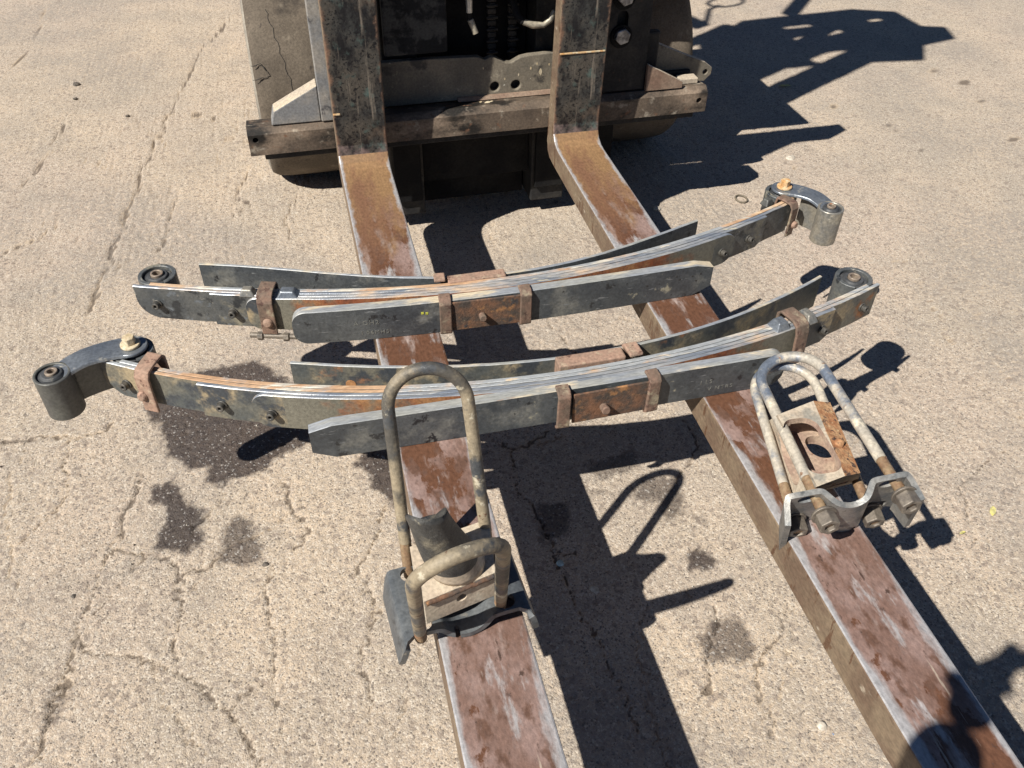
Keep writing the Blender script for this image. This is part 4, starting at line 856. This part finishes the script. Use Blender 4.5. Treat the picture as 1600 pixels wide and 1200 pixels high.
tube('rust_edge', [pr+(qr-pr)*k/14+Vector((0,0,.0012*math.sin(k*2.3))) for k in range(15)], .0042, 'rusty', AX, n=8)
# column: loft from a round foot to a narrower saddle top
n = 40; V = []; F = []; ringn = 16
B0 = Vector((.040,-1.597,zb1)); B1 = Vector((-.008,-1.632,.650))
def saddle(x, y, r):      # tube-shaped notch running towards the camera
    a = .30; q = abs(x*math.cos(a)+y*math.sin(a)); R_ = .034
    return R_-math.sqrt(max(R_*R_-min(q, R_*.985)**2, 0))
for i in range(ringn+1):
    u = i/ringn; c = B0.lerp(B1, u**.92); c.z = B0.z+(B1.z-B0.z)*u; r = .0480*(1-u)+.0295*u+.0015*max(0,(u-.85)/.15)
    for k in range(n):
        a = 2*math.pi*k/n; x, y = math.cos(a)*r, math.sin(a)*r; w_ = max(0, (u-.6)/.4)**2
        V.append((c.x+x, c.y+y, c.z+w_*(saddle(x, y, r)*1.15-1.25*y-.010)))
for i in range(ringn):
    for k in range(n): F.append((i*n+k, i*n+(k+1) % n, (i+1)*n+(k+1) % n, (i+1)*n+k))
last = ringn*n
for s_ in (.86, .6, .3):
    st_ = len(V); r = .031*s_
    for k in range(n):
        a = 2*math.pi*k/n; x, y = math.cos(a)*r, math.sin(a)*r; V.append((B1.x+x, B1.y+y, B1.z+saddle(x, y, r)*1.15-1.25*y-.012))
    for k in range(n): F.append((last+k, last+(k+1) % n, st_+(k+1) % n, st_+k))
    last = st_
F.append(tuple(last+k for k in range(n))); F.append(tuple(range(n))[::-1])
fm = [1 if max(f_) < 4*n+(n//2 if (f_[0] % n) < n else 0) and len(f_) == 4 else 0 for f_ in F]
own(mobj('cast_column', V, F, ['column','sand_cast'], None, fm, smooth=True), AX)
tube('casting_mark', [(.044,-1.6265,.566),(.045,-1.6300,.551),(.043,-1.6335,.538),(.038,-1.6345,.538)], .0016, 'sand_cast', AX, n=6)
tube('casting_mark', [(.034,-1.6290,.560),(.0335,-1.6335,.541)], .0014, 'sand_cast', AX, n=6)

# right stack, lying on its side: plate on edge, two u-bolts with nuts, hollow casting between
UX = Vector((.955,-.17,.23)).normalized(); AD = Vector((.207,.978,-.02))
PU0 = Vector((.752,-1.672,.492)); PA = Vector((.797,-1.256,.501))
ubolt(PU0-AD*.005, PA, UX, 'upper u-bolt of the right pair, pale sandy, its arch lying over the near leaf spring', 'ubolt_pale', nuts=(.004,.004), thread=.105)
PL0 = Vector((.742,-1.628,.402)); PLA = Vector((.797,-1.250,.474))
ubolt(PL0, PLA, (.965,-.17,.10), 'lower u-bolt of the right pair, half hidden under the hollow casting', 'ubolt_pale', nuts=(.008,.008), thread=.10, thin=.92)
spring_plate((.752,-1.602,.452), -UX, (0,0,1), (.15,.93,.30), 'worn grey spring plate standing on edge across the right fork', 'plate_worn')
HC = thing('hollow_spacer', 'sand coloured hollow cast spacer with a flaking rusty side, lying on the right fork', 'spacer', loc=(.77,-1.48,.40))
Ptop = [(.692,-1.602,.498),(.7515,-1.5925,.500),(.793,-1.4015,.502),(.705,-1.4215,.502)]
Pbot = [(.700,-1.549,.404),(.838,-1.540,.404),(.880,-1.345,.405),(.735,-1.352,.405)]
v, f = hexa(Pbot+Ptop)
# chamfered box: extra rusty facet between the top and the right side
A_, B_, C_, D_ = [Vector(p) for p in Ptop]; a_, b_, c_, d_ = [Vector(p) for p in Pbot]
E1 = Vector((.790,-1.585,.490)); E2 = Vector((.831,-1.404,.492))
V = [a_, b_, c_, d_, A_, B_, C_, D_, E1, E2]
F = [(3,2,1,0),(4,5,6,7),(0,1,8,5,4),(5,8,9,6),(1,2,9,8),(2,3,7,6,9),(3,0,4,7)]
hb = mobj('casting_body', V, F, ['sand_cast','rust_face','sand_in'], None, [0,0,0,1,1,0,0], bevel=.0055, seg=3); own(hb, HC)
zu = (B_-A_).normalized(); zl = (D_-A_).normalized(); zn = zu.cross(zl).normalized()
ct = (A_+B_+C_+D_)/4
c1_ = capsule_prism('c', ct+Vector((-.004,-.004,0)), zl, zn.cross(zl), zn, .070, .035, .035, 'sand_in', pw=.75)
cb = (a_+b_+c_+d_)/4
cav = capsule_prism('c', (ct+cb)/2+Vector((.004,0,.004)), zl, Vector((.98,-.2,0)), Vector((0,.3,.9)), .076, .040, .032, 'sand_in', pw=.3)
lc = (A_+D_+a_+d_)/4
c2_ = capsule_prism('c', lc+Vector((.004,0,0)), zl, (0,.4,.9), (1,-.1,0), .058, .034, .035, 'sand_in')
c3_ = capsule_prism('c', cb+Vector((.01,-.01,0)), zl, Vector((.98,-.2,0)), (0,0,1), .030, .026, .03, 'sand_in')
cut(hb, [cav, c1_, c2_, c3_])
cyl('casting_pin', Vector((.783,-1.515,.494)), Vector((.790,-1.512,.505)), .011, 'rust_face', HC, r1=.007, bevel=.002)

# ------------------------------------------------------------------ small litter on the yard
def stone(x, y, r, m, label, name='pebble', cat='pebble', flat=.6, group=None, seed=0):
    bm = bmesh.new(); bmesh.ops.create_icosphere(bm, subdivisions=2, radius=r)
    for v_ in bm.verts:
        q = 1+.5*mnoise.noise(v_.co*(.8/r)+Vector((seed*3.1, x, y))); v_.co *= q; v_.co.z *= flat
    me_ = bpy.data.meshes.new(name); bm.to_mesh(me_); bm.free(); me_.materials.append(Mt[m])
    o = bpy.data.objects.new(name, me_); link(o); o.location = (x, y, r*flat*.55-.001); o['label'] = label; o['category'] = cat
    if group: o['group'] = group
    return o
stone(.7259,-1.8098,.0095,'pebble','pale pebble on bare asphalt between the two fork blades at bottom right', seed=1)
stone(.7368,-1.8300,.0045,'bluefrag','tiny blue plastic chip beside the pale pebble between the forks','plastic_chip','plastic chip',.3, seed=2)
stone(1.815,.3954,.022,'pebble','pale flat stone chip beyond the far shackle bolt', flat=.25, seed=3)
stone(-1.0523,1.7527,.015,'pebble_dark','dark pebble high on the left side of the yard, upper of two', seed=4)
stone(-1.0406,1.5952,.010,'pebble_dark','small dark pebble just below the dark pebble on the left yard', seed=5)
stone(-.8046,1.3649,.010,'pebble_dark','dark pebble alone right of the two dark ones on the left yard', seed=6)
stone(-.3307,-1.1507,.0065,'pebble_dark','little dark pebble just below the small oil stain', seed=7)
stone(-.7468,-1.1389,.006,'pebble_dark','dark grit near the left edge beside a long crack', seed=8)
stone(.3838,-1.396,.011,'pebble','greyish pebble inside the shade between the forks, right one', flat=.45, seed=9)
stone(.3304,-1.307,.008,'glass','crumb of clear glass in the shade between the forks','glass_crumb','glass crumb', seed=10)
stone(.7129,.5006,.012,'pebble','small pale chip lying in shade behind the fork heels', flat=.4, seed=11)
stone(1.1364,.1372,.014,'pebble','grey chip in shade right of the right fork', flat=.5, seed=12)
for (x, y, a, L_, lab) in ((1.4158,-1.4108,.9,.034,'narrow yellow dry leaf lying right of the spring plate'),(1.3003,-1.4526,.1,.018,'tiny yellow leaf scrap near the nut shadows'),(2.13,1.05,-.2,.06,'pale straw lying inside the big shadow at right')):
    c, s = math.cos(a), math.sin(a); w = L_*.2
    P = [(-L_/2,0,.002),(-L_*.2,-w,.005),(L_*.25,-w*.9,.006),(L_/2,0,.003),(L_*.25,w*.8,.004),(-L_*.2,w,.003)]
    P = [(x+p[0]*c-p[1]*s, y+p[0]*s+p[1]*c, p[2]+.002) for p in P]; P += [(p[0], p[1], p[2]-.0012) for p in P]
    F = [tuple(range(6)), tuple(range(6, 12))[::-1]]+[(i, 6+i, 6+(i+1) % 6, (i+1) % 6) for i in range(6)]
    o = mobj('dry_leaf', P, F, 'leaf_litter'); o['label'] = lab; o['category'] = 'leaf'
V, F = tube_path([(1.472+.021*math.cos(t), .133+.027*math.sin(t), .004) for t in np.linspace(0, 2*math.pi, 29)[:-1]], .0032, 8, True)
o = mobj('rubber_ring', V, F, 'ring', smooth=True); o['label'] = 'small rubber ring on the asphalt above the far leaf spring'; o['category'] = 'ring'
# loose grit: far too many to count
V = []; F = []
for k in range(2600):
    x = rng.uniform(-1.3, 1.7); y = rng.uniform(-2.0, 1.2); r = .0011+.0024*rng.rand()**3
    z = .002*0+.001; a = rng.rand()*6.28
    base = len(V)
    for q in range(3): V.append((x+r*math.cos(a+q*2.1)*rng.uniform(.6,1.2), y+r*math.sin(a+q*2.1)*rng.uniform(.6,1.2), z-.002))
    V.append((x, y, z+r*rng.uniform(.5,1.1)))
    F += [(base,base+1,base+3),(base+1,base+2,base+3),(base+2,base,base+3)]
fm = [0 if (i//3) % 3 else 1 for i in range(len(F))]
o = mobj('grit', V, F, ['pebble','pebble_dark'], None, fm); o['kind'] = 'stuff'; o['label'] = 'loose grit scattered over the asphalt'

# ------------------------------------------------------------------ the photographer (behind the lens; the shade at the lower right is theirs)
def skin_body(name, chains, m, parent, sub=2):
    """chains: list of [(xyz, radius), ...] sharing coordinates where they join"""
    V = []; E = []; Rd = []; idx = {}
    for ch in chains:
        prev = None
        for p, r in ch:
            k = tuple(round(c, 4) for c in p)
            if k not in idx: idx[k] = len(V); V.append(p); Rd.append(r)
            i = idx[k]
            if prev is not None and prev != i: E.append((prev, i))
            prev = i
    me_ = bpy.data.meshes.new(name); me_.from_pydata(V, E, []); me_.materials.append(Mt[m]); o = bpy.data.objects.new(name, me_); link(o)
    md = o.modifiers.new('skin', 'SKIN'); md.use_smooth_shade = True
    for i, r in enumerate(Rd): me_.skin_vertices[0].data[i].radius = (r, r) if not isinstance(r, tuple) else r
    me_.skin_vertices[0].data[0].use_root = True
    ss = o.modifiers.new('sub', 'SUBSURF'); ss.levels = sub; ss.render_levels = sub
    own(o, parent); return o
px, py = -.12, -2.86
PR = thing('person', 'person in dark shirt and blue jeans standing behind the camera and holding up a phone', 'person', loc=(px, py, 0))
arm = lambda s: [((px,py,1.40),.11), ((px+s*.17,py+.0,1.42),.058), ((px+s*.16-.01,py+.20,1.20),.066), ((px+s*.15,py+.27,1.38),.072), ((px+s*.13,py+.325,1.56),.052)]
skin_body('body', [
    [((px,py,.98),.135), ((px,py,1.15),.13), ((px,py,1.40),.11), ((px,py+.01,1.52),.055), ((px,py+.03,1.60),.066), ((px,py+.05,1.70),.088), ((px,py+.04,1.79),.07)],
    arm(-1), arm(1),
    [((px,py,.98),.135), ((px-.10,py,.88),.095), ((px-.12,py+.01,.50),.062), ((px-.13,py-.01,.10),.045), ((px-.14,py+.12,.045),.042)],
    [((px,py,.98),.135), ((px+.10,py,.88),.095), ((px+.12,py+.01,.50),.062), ((px+.13,py-.01,.10),.045), ((px+.14,py+.12,.045),.042)]], 'shirt', PR)
for s in (-1, 1):
    w0 = (px+s*.125, py+.325, 1.56)
    skin_body('hand', [[(w0,.036), ((px+s*.118,py+.335,1.60),.040), ((px+s*.114,py+.345,1.640),.036)],
        ]+[[((px+s*.114,py+.345,1.640),.036), ((px+s*(.100+.004*k),py+.352,1.64+.022*k),.009), ((px+s*(.070+.003*k),py+.368,1.645+.020*k),.008), ((px+s*.060,py+.352,1.645+.018*k),.007)] for k in range(-1, 3)]+
        [[((px+s*.118,py+.335,1.60),.040), ((px+s*.080,py+.330,1.615),.011), ((px+s*.062,py+.338,1.635),.009)]], 'skin', PR, 1)
    skin_body('trouser_leg', [[((px+s*.09,py,.93),.118), ((px+s*.12,py+.01,.50),.078), ((px+s*.13,py-.01,.10),.066)]], 'jeans', PR, 1)
    skin_body('boot', [[((px+s*.13,py-.03,.10),.058), ((px+s*.135,py+.0,.05),.05), ((px+s*.145,py+.17,.042),.040)]], 'boot', PR, 1)
skin_body('hair', [[((px,py-.02,1.74),.085), ((px,py+.02,1.80),.075)]], 'hair', PR, 1)
for s in (-1, 1): cyl('ear', (px+s*.080,py+.04,1.69), (px+s*.092,py+.035,1.69), .022, 'skin', PR)
skin_body('face', [[((px,py+.075,1.665),.062), ((px,py+.085,1.72),.060)], [((px,py+.085,1.72),.060), ((px,py+.150,1.695),.012)]], 'skin', PR, 1)
ph = box('phone', px-.080, px+.080, -2.5155, -2.5075, 1.600, 1.682, 'phone', None, .004)
ph['label'] = 'black phone held up in both hands behind the camera'; ph['category'] = 'phone'
ph.location.z += 0
